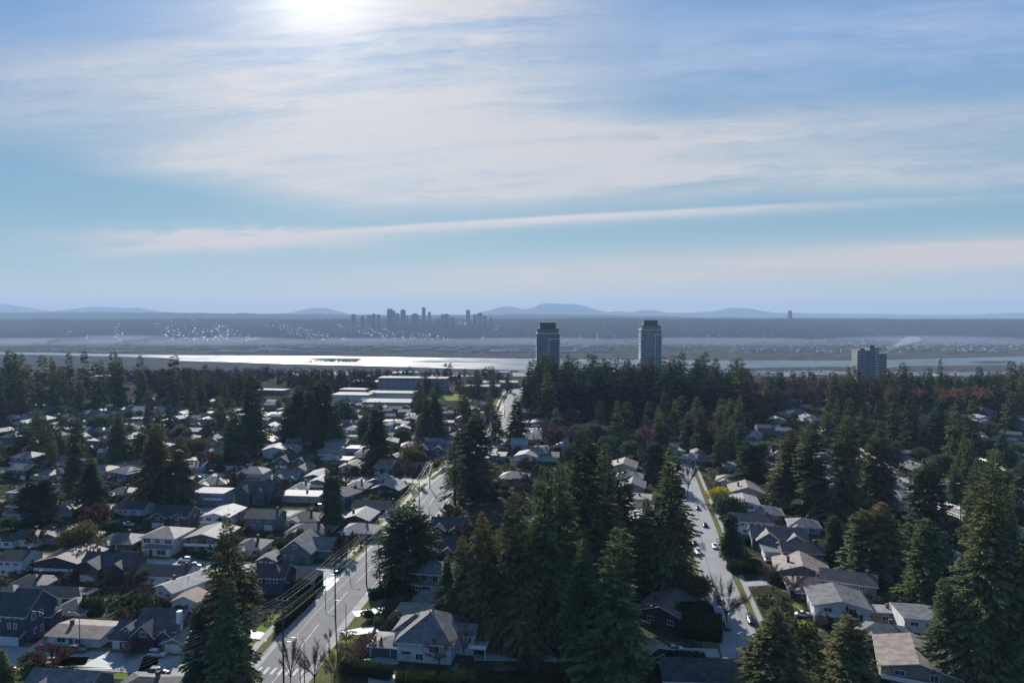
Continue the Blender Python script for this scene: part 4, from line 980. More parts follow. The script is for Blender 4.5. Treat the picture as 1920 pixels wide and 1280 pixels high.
def fill_rows(side, rows, xr, limit, step):
    n = 0
    for ri, Y0 in enumerate(rows):
        row = []
        x = xr(Y0)[0]+q.uniform(0, step)
        while x < xr(Y0)[1] and n < limit:
            Yh = Y0-.11*x*(1 if side == 'left' else .3)+q.uniform(-2, 2); Yh = Y0+q.uniform(-3, 3)-.10*(x-road_x(Y0))
            w = q.uniform(8.5, 13)
            if free(x, Yh+4, w*.5) and abs(x-road_x(Yh)) > 17:
                row.append((x, Yh, w)); n += 1; HOUSES.append((x, Yh+4, w*.5+1)); x += w+q.uniform(1.5, 5)
            else: x += 4
        for i, (x, Yh, w) in enumerate(row):
            t = q.choice(['hip', 'hip', 'gy', 'gx2', 'cross', 'gy2', 'ranch', 'flat', 'hip2', 'gx']); wl, rf = q.choice(WCH), q.choice(RCH)
            lb = '%s house, %s %s roof, %s from left, %s row %s' % (wl if wl not in ('slate', 'beige') else {'slate': 'blue-grey', 'beige': 'tan'}[wl], rf, RNAME[t], ordinal(i), ordinal(ri), side)
            make_house(t, lb, x, Yh, R(-6.5+q.choice([0, 0, 90, -20, 12])+q.uniform(-2, 2)), w, wl, rf, seed=q.random(), lod=1 if Yh < 400 else 2, group='houses in the rows '+side)
fill_rows('of the left district', [233, 267, 295, 328, 356, 390, 418, 452, 480, 514, 542, 576, 604, 640], lambda Y: (-.78*Y, road_x(Y)-16), 140, 4)
fill_rows('past the far street end', [400, 425, 455, 485, 520, 560, 600, 640], lambda Y: (road_x(Y)+18, road_x(Y)+60), 24, 5)
fill_rows('on the right side', [300, 325, 355, 385, 415, 450, 490, 530, 575, 630], lambda Y: (.17*Y+55, .78*Y), 40, 6)
# ------------------------------------------------------------------ streets
def smooth_line(pts, n=60):
    pts = np.array(pts, float); s = np.concatenate([[0], np.cumsum(np.linalg.norm(np.diff(pts, axis=0), axis=1))])
    q_ = np.linspace(0, s[-1], n); x = np.interp(q_, s, pts[:, 0]); y = np.interp(q_, s, pts[:, 1])
    for _ in range(3):
        x[1:-1] = (x[:-2]+2*x[1:-1]+x[2:])/4; y[1:-1] = (y[:-2]+2*y[1:-1]+y[2:])/4
    return np.stack([x, y], 1)
def offs(line, o):
    t = np.gradient(line, axis=0); t /= np.linalg.norm(t, axis=1, keepdims=True); n = np.stack([t[:, 1], -t[:, 0]], 1)   # +o = right
    return line+n*o
def ribbon(name, line, a, b_, z, m, h=None, k='structure', gaps=()):
    A_, B_ = offs(line, a), offs(line, b_); mb = MB(); n = len(line)
    if h is None:
        mb.add([(x, y, z) for x, y in A_]+[(x, y, z) for x, y in B_], [(i, n+i, n+i+1, i+1) for i in range(n-1)])
    else:
        vs = [(x, y, z) for x, y in A_]+[(x, y, z) for x, y in B_]+[(x, y, z+h) for x, y in A_]+[(x, y, z+h) for x, y in B_]; fs = []
        for i in range(n-1): fs += [(2*n+i, 3*n+i, 3*n+i+1, 2*n+i+1), (i, 2*n+i, 2*n+i+1, i+1), (n+i, n+i+1, 3*n+i+1, 3*n+i)]
        mb.add(vs, fs)
    return kind(mb.build(name, m), k)
def sheet(name, pts, z, m, px=True):
    q_ = [P(x, y, 0)[:2] if px else (x, y) for x, y in pts]
    return kind(MB().add([(x, y, z) for x, y in q_], [tuple(range(len(q_)))]).build(name, m), 'structure')
MAIN = smooth_line([(-66, 60)]+[P(x, y)[:2] for x, y in ((537, 1247), (600, 1163), (662, 1097), (797, 957), (825, 913))]+[(-14, 444), (-7, 525), (-1, 680), (6, 790)], 120)
ribbon('road', MAIN, -6.2, 6.2, .06, M_road)
ribbon('gutter', MAIN, -7.7, -6.2, .05, M_conc); ribbon('gutter', MAIN, 6.2, 8.6, .05, M_conc)
ribbon('kerb', MAIN, -7.95, -7.7, 0, M_conc, .14)
ribbon('verge', MAIN, -10.4, -7.95, .04, M_dry); ribbon('sidewalk', MAIN, -12.3, -10.4, .06, M_conc); ribbon('lawn', MAIN, -15.5, -12.3, .03, M_lawn)
ribbon('verge', MAIN, 8.6, 13.5, .03, M_dry)
# dashed centre line and edge line
SM = smooth_line(MAIN, 400)
for i in range(12, 300, 12): ribbon('road_marking', SM[i:i+9], .15, .35, .075, M_paint)
ribbon('road_marking', SM[60:220], -3.4, -3.28, .075, M_paint)
jx, jy = MAIN[int(len(MAIN)*.135)]
for k in range(7):   # zebra bars at the bottom crossing
    ox = -5.4+k*1.8; seg = np.array([(MAIN[15]+(MAIN[16]-MAIN[15])*f) for f in (0, 1.0)])
    i0 = int(np.argmin(np.abs(MAIN[:, 1]-159))); L2 = MAIN[i0:i0+2]; L2 = np.array([L2[0], L2[0]+(L2[1]-L2[0])/np.linalg.norm(L2[1]-L2[0])*3.2])
    ribbon('road_marking', L2, ox-.35, ox+.35, .08, M_paint)
# cross streets of the left district
for Y0 in (160, 222, 284, 345, 407, 469, 531, 593):
    x1 = road_x(Y0)-6; n_ = 40
    L = np.array([(x1-(x1+.82*Y0+20)*i/n_, Y0+.115*(x1-(x1-(x1+.82*Y0+20)*i/n_))) for i in range(n_+1)])[::-1]
    ribbon('road', L, -4.0, 4.0, .045, M_road2); ribbon('kerb', L[:-2], -4.3, -4.0, 0, M_conc, .12); ribbon('kerb', L[:-2], 4.0, 4.3, 0, M_conc, .12)
    ribbon('verge', L[:-2], -6.5, -4.3, .03, M_dry); ribbon('verge', L[:-2], 4.3, 7.0, .03, M_lawn)
RIGHT = smooth_line([P(1420, 1330)[:2]]+[P(x, y)[:2] for x, y in ((1405, 1275), (1386, 1200), (1335, 1060), (1317, 987), (1298, 935), (1278, 872), (1264, 825))]+[(118, 540), (130, 640)], 90)
ribbon('road', RIGHT, -4.9, 4.9, .06, M_road2); ribbon('kerb', RIGHT, -5.2, -4.9, 0, M_conc, .13); ribbon('kerb', RIGHT, 4.9, 5.2, 0, M_conc, .13)
ribbon('verge', RIGHT, 5.2, 9.0, .035, M_dry); ribbon('sidewalk', RIGHT, 7.2, 8.6, .05, M_conc); ribbon('verge', RIGHT, -9.5, -5.2, .035, M_dry)
# far right streets
for pts in ([(1630, 908), (1660, 912), (1700, 926), (1745, 945)], [(1755, 862), (1800, 868), (1850, 882), (1930, 905)], [(1760, 835), (1830, 842), (1900, 852)]):
    L = smooth_line([P(x, y)[:2] for x, y in pts], 14); ribbon('road', L, -4.5, 4.5, .05, M_road2); ribbon('verge', L, -9.5, -4.5, .03, M_dry)
# lawns, drives and yards (ground marks by their place in the street plan)
for pts in ([(68, 1243), (108, 1231), (168, 1231), (160, 1246), (118, 1249)], [(258, 1258), (270, 1230), (298, 1232), (292, 1260)], [(218, 1128), (240, 1117), (282, 1120), (276, 1132)],
            [(612, 1077), (632, 1056), (668, 1056), (662, 1074)], [(632, 1052), (655, 1030), (688, 1030), (676, 1050)], [(620, 1202), (640, 1181), (668, 1184), (652, 1206)], [(588, 1232), (622, 1216), (655, 1218), (640, 1240)],
            [(1388, 972), (1410, 966), (1425, 976), (1400, 984)], [(1335, 948), (1350, 945), (1360, 960), (1342, 962)], [(1484, 1132), (1510, 1128), (1520, 1142), (1492, 1148)], [(1492, 1162), (1520, 1158), (1528, 1170), (1500, 1176)],
            [(760, 925), (805, 922), (790, 938), (752, 940)], [(1745, 872), (1800, 876), (1850, 892), (1800, 890)]):
    sheet('lawn', pts, .045, M_lawn)
for pts in ([(1278, 1124), (1300, 1122), (1332, 1144), (1318, 1152)], [(1430, 975), (1450, 972), (1455, 985), (1436, 988)], [(1640, 912), (1668, 905), (1705, 922), (1690, 930)], [(700, 1104), (735, 1090), (745, 1108), (712, 1116)], [(480, 1190), (530, 1178), (525, 1198), (482, 1212)]):
    sheet('dry_lawn', pts, .045, M_dry)
for pts in ([(20, 1240), (55, 1238), (98, 1196), (84, 1192)], [(92, 1250), (150, 1252), (190, 1226), (196, 1228), (205, 1250), (240, 1255)], [(660, 1146), (720, 1138), (735, 1146), (668, 1156)], [(642, 1183), (700, 1172), (712, 1184), (650, 1192)], [(640, 1110), (690, 1100), (700, 1110), (650, 1120)],
            [(470, 1180), (505, 1188), (498, 1202), (470, 1196)], [(540, 1172), (575, 1150), (585, 1156), (552, 1176)], [(680, 1236), (740, 1226), (748, 1244), (690, 1252)], [(690, 1260), (780, 1268), (860, 1290), (690, 1290)], [(1390, 1090), (1440, 1088), (1444, 1096), (1396, 1100)], [(1375, 1008), (1410, 1004), (1414, 1012), (1378, 1016)],
            [(1230, 1212), (1345, 1216), (1350, 1232), (1235, 1228)], [(605, 1107), (600, 1086), (640, 1078), (652, 1100)], [(880, 1210), (1010, 1218), (1060, 1240), (890, 1238)], [(260, 1068), (300, 1050), (330, 1048), (300, 1070)]):
    sheet('driveway', pts, .055, M_drive)
for pts in ([(590, 1232), (640, 1204), (690, 1204), (680, 1236)], [(500, 1150), (540, 1120), (580, 1120), (556, 1152)], [(1385, 1050), (1420, 1042), (1470, 1062), (1400, 1070)], [(1460, 1190), (1530, 1180), (1540, 1230), (1480, 1240)]):
    sheet('garden_bed', pts, .04, M_soil)

# ------------------------------------------------------------------ poles and wires
M_pole = mat('weathered_pole', (.10, .085, .075), .85, .2, (.07, .06, .055), 2)
M_wire = mat('wire', (.30, .30, .30), .35, .5, metal=.7)
M_lampmetal = mat('lamp_metal', (.16, .17, .17), .5, .5, metal=.5)
def pole(label, X, Y, h, rz, arms=2, tr=True, group=None):
    r = thing('utility_pole', label, 'utility pole', (X, Y, gz(X, Y)), rz, group)
    MB().tube([(0, 0, -.5), (0, 0, h*.5), (.05, 0, h)], [.24, .2, .15], 8).build('pole', M_pole, r)
    for k in range(arms): MB().box(-1.5, -.22+.0, h-.7-k*1.6, 1.5, -.12, h-.5-k*1.6).build('crossarm', M_pole, r)
    for k in range(3 if arms else 0): MB().tube([(-1.3+k*1.3, -.17, h-.52), (-1.3+k*1.3, -.17, h-.15)], .07, 6).build('insulator', M_white, r)
    if tr: MB().tube([(.45, 0, h-5.2), (.45, 0, h-4.0)], .33, 10).build('transformer', M_lampmetal, r)
    return r
LP = [(-84, 118), P(532, 1290)[:2], P(629, 1162)[:2], P(687, 1093)[:2], P(737, 1030)[:2], P(786, 958)[:2], P(806, 915)[:2], (-20, 405), (-11, 470), (-6, 560)]
LH = [17, 21, 18, 16.5, 15, 14, 13, 13, 13, 13]
for i, (x, y) in enumerate(LP):
    nm = ['power pole standing at the lower left outside corner of the huge cedar', 'tallest power pole by the bottom of the left street', 'power pole on the left kerb below the small green lawn', 'leaning power pole in front of the open wispy pine', 'power pole beside the two striped lawns of the left street', 'power pole just below the bend of the left street', 'power pole at the bright side street by the bend'][i] if i < 7 else 'small power pole at the far end of the left street, %s after the silhouetted fir' % ordinal(i-7)
    pole(nm, x, y, LH[i], R(-6), 2 if i in (1, 2, 3, 4) else 1, i in (2, 4, 6))
def wire(label, pts, sag, rad=.035, group=None):
    out = []
    for a, b_ in zip(pts[:-1], pts[1:]):
        a, b_ = np.array(a, float), np.array(b_, float); L = np.linalg.norm(b_-a); n = 8
        for i in range(n+(b_ is pts[-1])):
            f = i/n; p = a+(b_-a)*f; p[2] -= sag*L*4*f*(1-f); out.append(tuple(p))
    out.append(tuple(pts[-1]))
    o = MB().tube(out, rad, 5).build('power_line', M_wire); return tag(o, label, 'cable', group)
for j, (off, dz_) in enumerate(((-1.3, -.15), (0, -.15), (1.3, -.15), (-1.2, -1.9), (1.2, -1.9), (.2, -4.6))):
    pts = [(x+off*math.cos(R(-6)), y+off*math.sin(R(-6))-.17, LH[i]+dz_) for i, (x, y) in enumerate(LP)]
    wire(['left-hand wire of the top three along the left street', 'middle wire of the top three along the left street', 'right-hand wire of the top three along the left street', 'left wire of the second arm along the left street', 'right wire of the second arm along the left street', 'thick upper telephone cable along the left street', 'thick lower telephone cable along the left street'][j], pts, .013, .022 if j < 5 else .035)
# right side wires
RPp = [P(1282, 900)[:2], P(1322, 965)[:2]]
WP = [P(1612, 880)[:2], P(1652, 905)[:2], P(1722, 965)[:2], P(1800, 1010)[:2]]
for i, (x, y) in enumerate(WP): pole('slim power pole of the line crossing the right side, %s from the left' % ordinal(i), x, y, 12, R(35), 1, False)
for j, (off, dz_) in enumerate(((-1.2, -.2), (0, -.2), (1.2, -.2), (0, -3), (.1, -4))):
    wire('glinting wire crossing the right side, %s of five from the top left' % ordinal(j), [(x+off*.8, y+off*.5, 12+dz_) for x, y in WP], .03, .028)
WP2 = [P(1745, 845)[:2], P(1795, 878)[:2], P(1862, 905)[:2], P(1960, 960)[:2]]
for i, (x, y) in enumerate(WP2): pole('slim power pole near the right border, %s from the left' % ordinal(i), x, y, 11, R(40), 1, False)
for j, (off, dz_) in enumerate(((-1.1, -.2), (1.1, -.2), (0, -3))):
    wire('glinting wire near the right border, %s of three from the top' % ordinal(j), [(x+off*.8, y+off*.5, 11+dz_) for x, y in WP2], .03, .028)
def lamp(label, X, Y, h, rz, arm=2.2):
    r = thing('street_lamp', label, 'street lamp', (X, Y, gz(X, Y)), rz)
    MB().tube([(0, 0, 0), (0, 0, h*.6), (0, 0, h)], [.13, .1, .07], 8).build('pole', M_lampmetal, r)
    MB().tube([(0, 0, h-.1), (-arm*.5, 0, h+.45), (-arm, 0, h+.5)], .05, 6).build('arm', M_lampmetal, r)
    MB().prism([(-arm-.7, -.14), (-arm+.1, -.12), (-arm+.1, .12), (-arm-.7, .14)], h+.42, h+.58).build('lamp_head', M_lampmetal, r)
    return r
for x, y, h, rz, lb in ((649, 1192, 9, R(-6), 'thin street lamp on the right verge by the striped drives'), (805, 982, 8.5, R(-6), 'street lamp at the right kerb by the parked cars'), (563, 1288, 10, R(-6), 'left of two bare posts at the bottom of the left street'), (571, 1284, 10.5, R(-6), 'right of two bare posts at the bottom of the left street'),
                        (655, 1072, 7, R(170), 'slim lamp post on the path between the two little lawns'), (610, 1118, 6.5, R(170), 'short lamp post by the corner of the bright side street'), (1381, 1248, 8, R(170), 'lamp at the bottom of the right street with its white arm'), (83, 1214, 9, R(0), 'slim street lamp between the dark blue house and the bungalow'), (150, 1216, 9, R(0), 'thin dark pole before the shallow brown bungalow roof')):
    X, Y, _ = P(x, y); lamp(lb, X, Y, h, rz)

# ------------------------------------------------------------------ hedges, shrubs, bare trees
def leaf_block(n, dims, size, seed, rnd=.0):
    g_ = np.random.default_rng(seed); dx_, dy_, dz_ = dims
    pts, nr = [], []
    ar = np.array([dx_*dz_, dx_*dz_, dy_*dz_, dy_*dz_, dx_*dy_]); f = g_.choice(5, n, p=ar/ar.sum()); u, v = g_.random(n), g_.random(n)
    B = np.zeros((n, 3)); N = np.zeros((n, 3))
    for k in range(n):
        if f[k] == 0: B[k] = (u[k]*dx_, 0, v[k]*dz_); N[k] = (0, -1, 0)
        elif f[k] == 1: B[k] = (u[k]*dx_, dy_, v[k]*dz_); N[k] = (0, 1, 0)
        elif f[k] == 2: B[k] = (0, u[k]*dy_, v[k]*dz_); N[k] = (-1, 0, 0)
        elif f[k] == 3: B[k] = (dx_, u[k]*dy_, v[k]*dz_); N[k] = (1, 0, 0)
        else: B[k] = (u[k]*dx_, v[k]*dy_, dz_); N[k] = (0, 0, 1)
    B += g_.normal(0, .14, (n, 3))-N*.15; D = N+g_.normal(0, .75, (n, 3))
    return diamonds(B, D, size*(.6+.8*g_.random(n)), size*.3*(.7+.6*g_.random(n)), g_.normal(0, 1, (n, 3)))
def hedge(label, x0, y0, x1, y1, w, h, seed=1):
    (X0, Y0, _), (X1, Y1, _) = P(x0, y0), P(x1, y1); L = math.hypot(X1-X0, Y1-Y0)
    V, F = leaf_block(int((L*h*2+L*w)*26), (L, w, h), .42, seed)
    b_ = MB().box(.2, .2, 0, L-.2, w-.2, h-.15); V2 = np.array(b_.v); V = np.concatenate([V, V2]); F = np.concatenate([F, np.array(b_.f)+len(V)-len(V2)])
    o = link('hedge', npmesh('hedge', V, F, L_hedge), None, (X0, Y0, 0)); o.rotation_euler = (0, 0, math.atan2(Y1-Y0, X1-X0)); return tag(o, label, 'hedge')
hedge('tall clipped dark hedge running along the left street beside the navy house', 528, 1186, 592, 1122, 2.2, 2.7, 1)
hedge('dark corner hedge by the bright side street in front of the navy house', 560, 1118, 606, 1100, 4, 3.4, 2)
hedge('long low clipped hedge in front of the white L-shaped house', 637, 1262, 728, 1276, 2.6, 2.6, 3)
hedge('rounded dark hedge on the right verge below the bare-limbed pine', 696, 1126, 740, 1118, 3, 2.6, 4)
hedge('big dark hedge mass left of the right street behind the silver car', 1278, 1196, 1352, 1206, 9, 4.2, 5)
hedge('dark hedge left of the right street below the shaded house', 1262, 1172, 1338, 1170, 5, 4.5, 6)
hedge('square hedge on the right street opposite the pale road patch', 1378, 1078, 1432, 1072, 5, 2.8, 7)
hedge('hedge beside the shaded driveway at the bottom of the right street', 1248, 1240, 1322, 1246, 3, 1.8, 8)
hedge('dark tall hedge behind the low bungalow on the left', 150, 1160, 178, 1160, 5, 4.6, 9)
hedge('row of clipped little conifers edging the lime lawn on the left', 222, 1134, 280, 1134, 1.2, 1.8, 10)
hedge('hedge along the near edge of the picture below the white L house', 740, 1292, 1050, 1290, 4, 2.2, 11)
hedge('dark garden hedge along the left side of the right street lawns', 1398, 1022, 1440, 1018, 4, 2.4, 12)
def round_proto(key, r_, h, n, leaf, seed, trunk_h=.3, tw=.3, size=.5, lobes=5):
    g_ = np.random.default_rng(seed)
    C_ = np.stack([g_.normal(0, r_*.42, lobes), g_.normal(0, r_*.42, lobes), trunk_h+h*(.42+.4*(g_.random(lobes)-.35))], 1); Rr = r_*(.45+.3*g_.random(lobes))
    i = g_.integers(0, lobes, n); d_ = g_.normal(0, 1, (n, 3)); d_ /= np.linalg.norm(d_, axis=1, keepdims=True)
    B = C_[i]+d_*(Rr[i]*g_.random(n)**.4)[:, None]*np.array([1, 1, h/r_*.42]); B[:, 2] = np.maximum(B[:, 2], trunk_h*.5+.05)
    V, F = diamonds(B, d_+g_.normal(0, .6, (n, 3)), size*(.5+g_.random(n)), size*tw*(.6+.8*g_.random(n)), g_.normal(0, 1, (n, 3)))
    tm = MB().tube([(0, 0, -.2), (.05, 0, trunk_h+h*.2), (0, .1, trunk_h+h*.5)], [r_*.09, r_*.06, r_*.03], 6)
    for k in range(lobes): tm.tube([(0, 0, trunk_h*.7+h*.12), tuple(C_[k])], [r_*.04, r_*.012], 5)
    PROTO[key] = (npmesh('crown', V, F, leaf), tm.mesh('trunk', M_trunk), h+trunk_h, r_)
round_proto('shrub', 1.6, 2.2, 900, L_hedge, 1, .1, .35, .4); round_proto('shrub2', 1.5, 1.8, 800, L_olive, 2, .1, .35, .4); round_proto('shrub_red', 2.2, 3.2, 1500, L_red, 3, .3, .14, .5)
round_proto('shrub_yel', 3.0, 5.0, 2600, L_yel, 4, .5, .35, .5, 7); round_proto('olive', 5.0, 9.0, 4200, L_olive, 5, 1.0, .28, .75, 9); round_proto('dome', 4.0, 6.5, 3600, L_dark, 6, .5, .35, .7, 8)
def twig_proto(key, r_, h, leaf, seed, n=2600, tw=.055, lim=11):
    g_ = np.random.default_rng(seed); tm = MB(); tips = []
    tm.tube([(0, 0, -.2), (.08, 0, h*.18), (0, .1, h*.34)], [h*.028, h*.02, h*.016], 6)
    for k in range(lim):
        a = k*2.4+g_.normal(0, .3); z0 = h*(.2+.22*g_.random()); rr_ = r_*(.55+.45*g_.random()); z1 = h*(.55+.42*g_.random())
        p0 = np.array([0, 0, z0]); p1 = np.array([math.cos(a)*rr_*.45, math.sin(a)*rr_*.45, z0+(z1-z0)*.55]); p2 = np.array([math.cos(a)*rr_, math.sin(a)*rr_, z1])
        tm.tube([tuple(p0), tuple(p1), tuple(p2)], [h*.012, h*.007, .02], 5)
        for j in range(5):
            b0 = p1+(p2-p1)*g_.random(); b1 = b0+np.array([math.cos(a), math.sin(a), .9])*r_*.3*g_.random()+g_.normal(0, r_*.14, 3); tm.tube([tuple(b0), tuple(b1)], [h*.005, .012], 4); tips += [(b0, b1), (p1, p2)]
    T0 = np.array([t_[0] for t_ in tips]); T1 = np.array([t_[1] for t_ in tips]); i = g_.integers(0, len(tips), n); f = g_.random(n)[:, None]
    B = T0[i]+(T1[i]-T0[i])*f; D = (T1[i]-T0[i])/np.linalg.norm(T1[i]-T0[i], axis=1, keepdims=True)+g_.normal(0, .6, (n, 3))+np.array([0, 0, .35])
    V, F = diamonds(B, D, r_*.26*(.4+g_.random(n)), np.full(n, tw), g_.normal(0, 1, (n, 3)))
    PROTO[key] = (npmesh('crown', V, F, leaf), tm.mesh('trunk', M_trunk), h, r_)
twig_proto('bare1', 4.5, 9, L_twig, 1, 1700, .03); twig_proto('bare2', 5.5, 10, L_twig, 2, 2200, .03); twig_proto('rusty', 6, 11, L_rust, 3, 4500, .10, 13); twig_proto('redbare', 4.2, 7.5, L_red, 4, 3000, .07)
twig_proto('sap', 2.2, 7, L_twig, 5, 700, .04, 7); twig_proto('mauve', 7, 14, leafmat('mauve_twigs', (.15, .10, .10), (.17, .12, .115), .12, .3), 6, 5200, .09, 15)
def plant(key, X, Y, h, wd, label, name, cat, group=None, rng=TR):
    cme, tme, ph, pr = PROTO[key]; r = thing(name, label, cat, (X, Y, gz(X, Y)-.05), rng.random()*6.28, group); sx = wd/2/pr; r.scale = (sx, sx, h/ph)
    link('trunk', tme, r); link('crown', cme, r); return r
for key, x, yt, yb, wp, lb, nm, cat in (
    ('bare1', 545, 1196, 1296, 46, 'bare twiggy tree at the bottom kerb of the left street, left of the posts', 'bare_tree', 'tree'), ('bare2', 590, 1204, 1292, 60, 'bare spreading tree right of the two posts at the bottom', 'bare_tree', 'tree'),
    ('bare1', 628, 1214, 1290, 44, 'bare tree in front of the clipped hedge at the bottom', 'bare_tree', 'tree'), ('sap', 617, 1172, 1222, 18, 'bare sapling on the verge beside the green lawn strip', 'bare_tree', 'tree'), ('sap', 497, 1040, 1076, 16, 'bare sapling behind the navy house', 'bare_tree', 'tree'),
    ('shrub_red', 255, 1190, 1222, 44, 'round reddish shrub in front of the craftsman house', 'shrub', 'shrub'), ('olive', 148, 972, 1046, 72, 'brownish-olive leafy tree left of the low grey hip house', 'leafy_tree', 'tree'), ('redbare', 186, 950, 992, 52, 'reddish bare tree behind the brownish-olive one', 'bare_tree', 'tree'),
    ('redbare', 66, 996, 1030, 32, 'small pinkish bare tree before the white porch house', 'bare_tree', 'tree'), ('shrub_yel', 1348, 912, 945, 42, 'bright yellow tree beside the right street', 'leafy_tree', 'tree'), ('dome', 1362, 922, 968, 52, 'dark domed tree just below the yellow one on the right street', 'leafy_tree', 'tree'),
    ('shrub_yel', 496, 810, 834, 30, 'bright yellow shrub in front of the cream curved house', 'shrub', 'shrub'), ('shrub_yel', 786, 776, 800, 11, 'sliver of yellow leaves between dark trees in the middle distance', 'leafy_tree', 'tree'),
    ('bare2', 1362, 1088, 1172, 78, 'large bare tree leaning over the shaded part of the right street', 'bare_tree', 'tree'), ('olive', 1298, 1062, 1130, 62, 'olive tree left of the right street above the dry yellow lawn', 'leafy_tree', 'tree'), ('bare1', 1450, 1058, 1108, 62, 'grey bare tree in the garden right of the square hedge', 'bare_tree', 'tree'),
    ('bare2', 1490, 1066, 1118, 52, 'bare tree before the broad grey-pink gabled house', 'bare_tree', 'tree'), ('mauve', 1788, 772, 822, 46, 'mauve-grey bare round tree by the long low building on the right', 'bare_tree', 'tree'), ('redbare', 774, 868, 906, 36, 'reddish bare tree beside the two pale parallel roof slopes', 'bare_tree', 'tree'),
    ('bare1', 1640, 1068, 1112, 44, 'grey bare tree behind the pale green house', 'bare_tree', 'tree'), ('mauve', 1575, 752, 782, 34, 'mauve bare tree at the foot of the grey concrete tower wood', 'bare_tree', 'tree'), ('bare1', 1290, 868, 930, 40, 'pale-limbed bare tree at the bend of the right street', 'bare_tree', 'tree'),
    ('redbare', 388, 848, 882, 38, 'reddish bare tree right of the pair of brown-green cedars', 'bare_tree', 'tree'), ('bare1', 470, 832, 868, 40, 'greyish bare tree left of the glaring flat roof', 'bare_tree', 'tree'), ('shrub_red', 680, 1188, 1218, 60, 'brown-pink blossom shrub left of the slate garage doors', 'shrub', 'shrub'),
    ('redbare', 705, 1196, 1226, 26, 'little orange-brown bare shrub before the slate garage doors', 'shrub', 'shrub'), ('bare1', 870, 1178, 1238, 30, 'thin pale bare tree against the white end wall of the L house', 'bare_tree', 'tree'), ('dome', 1432, 1190, 1220, 30, 'dark shrub in the shade right of the parked pickup', 'shrub', 'shrub'),
    ('dome', 1663, 1110, 1140, 34, 'rounded clipped bush behind the flat white block', 'shrub', 'shrub'), ('dome', 1632, 1102, 1126, 26, 'smaller round bush left of the clipped one behind the flat white block', 'shrub', 'shrub'), ('shrub', 1655, 1262, 1290, 24, 'small round bush at the near corner of the large beige house', 'shrub', 'shrub')):
    X, Y, _ = P(x, yb); plant(key, X, Y, PD(x, yt, Y)[2], wp*Y/1280, lb, nm, cat)
for i in range(15):
    x = [1664, 1676, 1688, 1722, 1738, 1752, 1764, 1776, 1788, 1798, 1808, 1820, 1832, 1846, 1860][i]; X, Y, _ = P(x, 772+(i % 3)*3)
    plant('rusty', X, Y, 17+(i*7 % 5), 17+(i*5 % 4), 'rusty orange bare tree in the long row on the right, %s from the left' % ordinal(i), 'rusty_tree', 'tree', 'row of rusty bare trees')
# garden shrubs and small bare trees filling the yards
qs = random.Random(31); n = 0; SH = []
KS = [('shrub', 'shrub', 'shrub', 'dark evergreen shrub in the yards of the left district', 3.0, 3.2), ('shrub2', 'shrub', 'shrub', 'olive garden shrub in the yards of the left district', 2.6, 3), ('bare1', 'bare_tree', 'tree', 'small bare tree in the yards of the left district', 7, 6), ('dome', 'shrub', 'shrub', 'large dark bush in the yards of the left district', 5, 5.5), ('redbare', 'bare_tree', 'tree', 'reddish bare tree in the yards of the left district', 6, 6)]
def on_road(X, Y):
    return np.min((MAIN[:, 0]-X)**2+(MAIN[:, 1]-Y)**2) < 12**2 or np.min((RIGHT[:, 0]-X)**2+(RIGHT[:, 1]-Y)**2) < 9**2 or min(abs(Y-.115*(road_x(Y)-X)-s_) for s_ in (160, 222, 284, 345, 407, 469)) < 5.5
while n < 285:
    right = n >= 205; Y = qs.uniform(150, 560)
    X = qs.uniform(.15*Y+38, .72*Y) if right else qs.uniform(-.76*Y, road_x(Y)+55)
    if on_road(X, Y) or not all((X-a)**2+(Y-b)**2 > (c*.75)**2 for a, b, c in HOUSES) or not all((X-a)**2+(Y-b)**2 > 9 for a, b in SH): continue
    key, nm, cat, lb, h, wd = KS[qs.choice([0, 0, 0, 1, 2, 3, 3, 4])]; n += 1; SH.append((X, Y)); k = qs.uniform(.75, 1.3)
    plant(key, X, Y, h*k, wd*qs.uniform(.8, 1.3), lb.replace('left district', 'right-hand district') if right else lb, nm, cat, ('garden shrubs and trees on the right' if right else 'garden shrubs and trees on the left')+(' '+key).replace('_', ' '), rng=qs)

def leafy_zone(seed, n, xr, yr, hr, text, group):
    rr = random.Random(seed); out = []; tries = 0
    while len(out) < n and tries < 6000:
        tries += 1; x, y = rr.uniform(*xr), rr.uniform(*yr); X, Y, _ = P(x, y)
        if all((X-a)**2+(Y-b)**2 > (c*.6+2)**2 for a, b, c in HOUSES) and all((X-o_[1])**2+(Y-o_[2])**2 > 45 for o_ in out) and not on_road(X, Y) and all((X-a)**2+(Y-b)**2 > 12 for a, b, c in TREES): out.append((x, X, Y))
    out.sort()
    for i, (x, X, Y) in enumerate(out):
        h = rr.uniform(*hr); plant(rr.choice(['olive', 'dome', 'dome', 'dome', 'dome', 'mauve']), X, Y, h, h*rr.uniform(.8, 1.1), text % ordinal(i), 'leafy_tree', 'tree', group, rng=rr)
leafy_zone(1, 30, (1030, 1390), (800, 880), (10, 17), 'rounded broad tree below the tower wood, %s from the left', 'broad trees below the tower wood')
leafy_zone(2, 30, (1400, 1900), (785, 930), (9, 16), 'rounded broad tree among the half-hidden right houses, %s from the left', 'broad trees among the right houses')
leafy_zone(3, 34, (20, 900), (760, 880), (8, 14), 'rounded broad tree among the far left roofs, %s from the left', 'broad trees among the far left roofs')

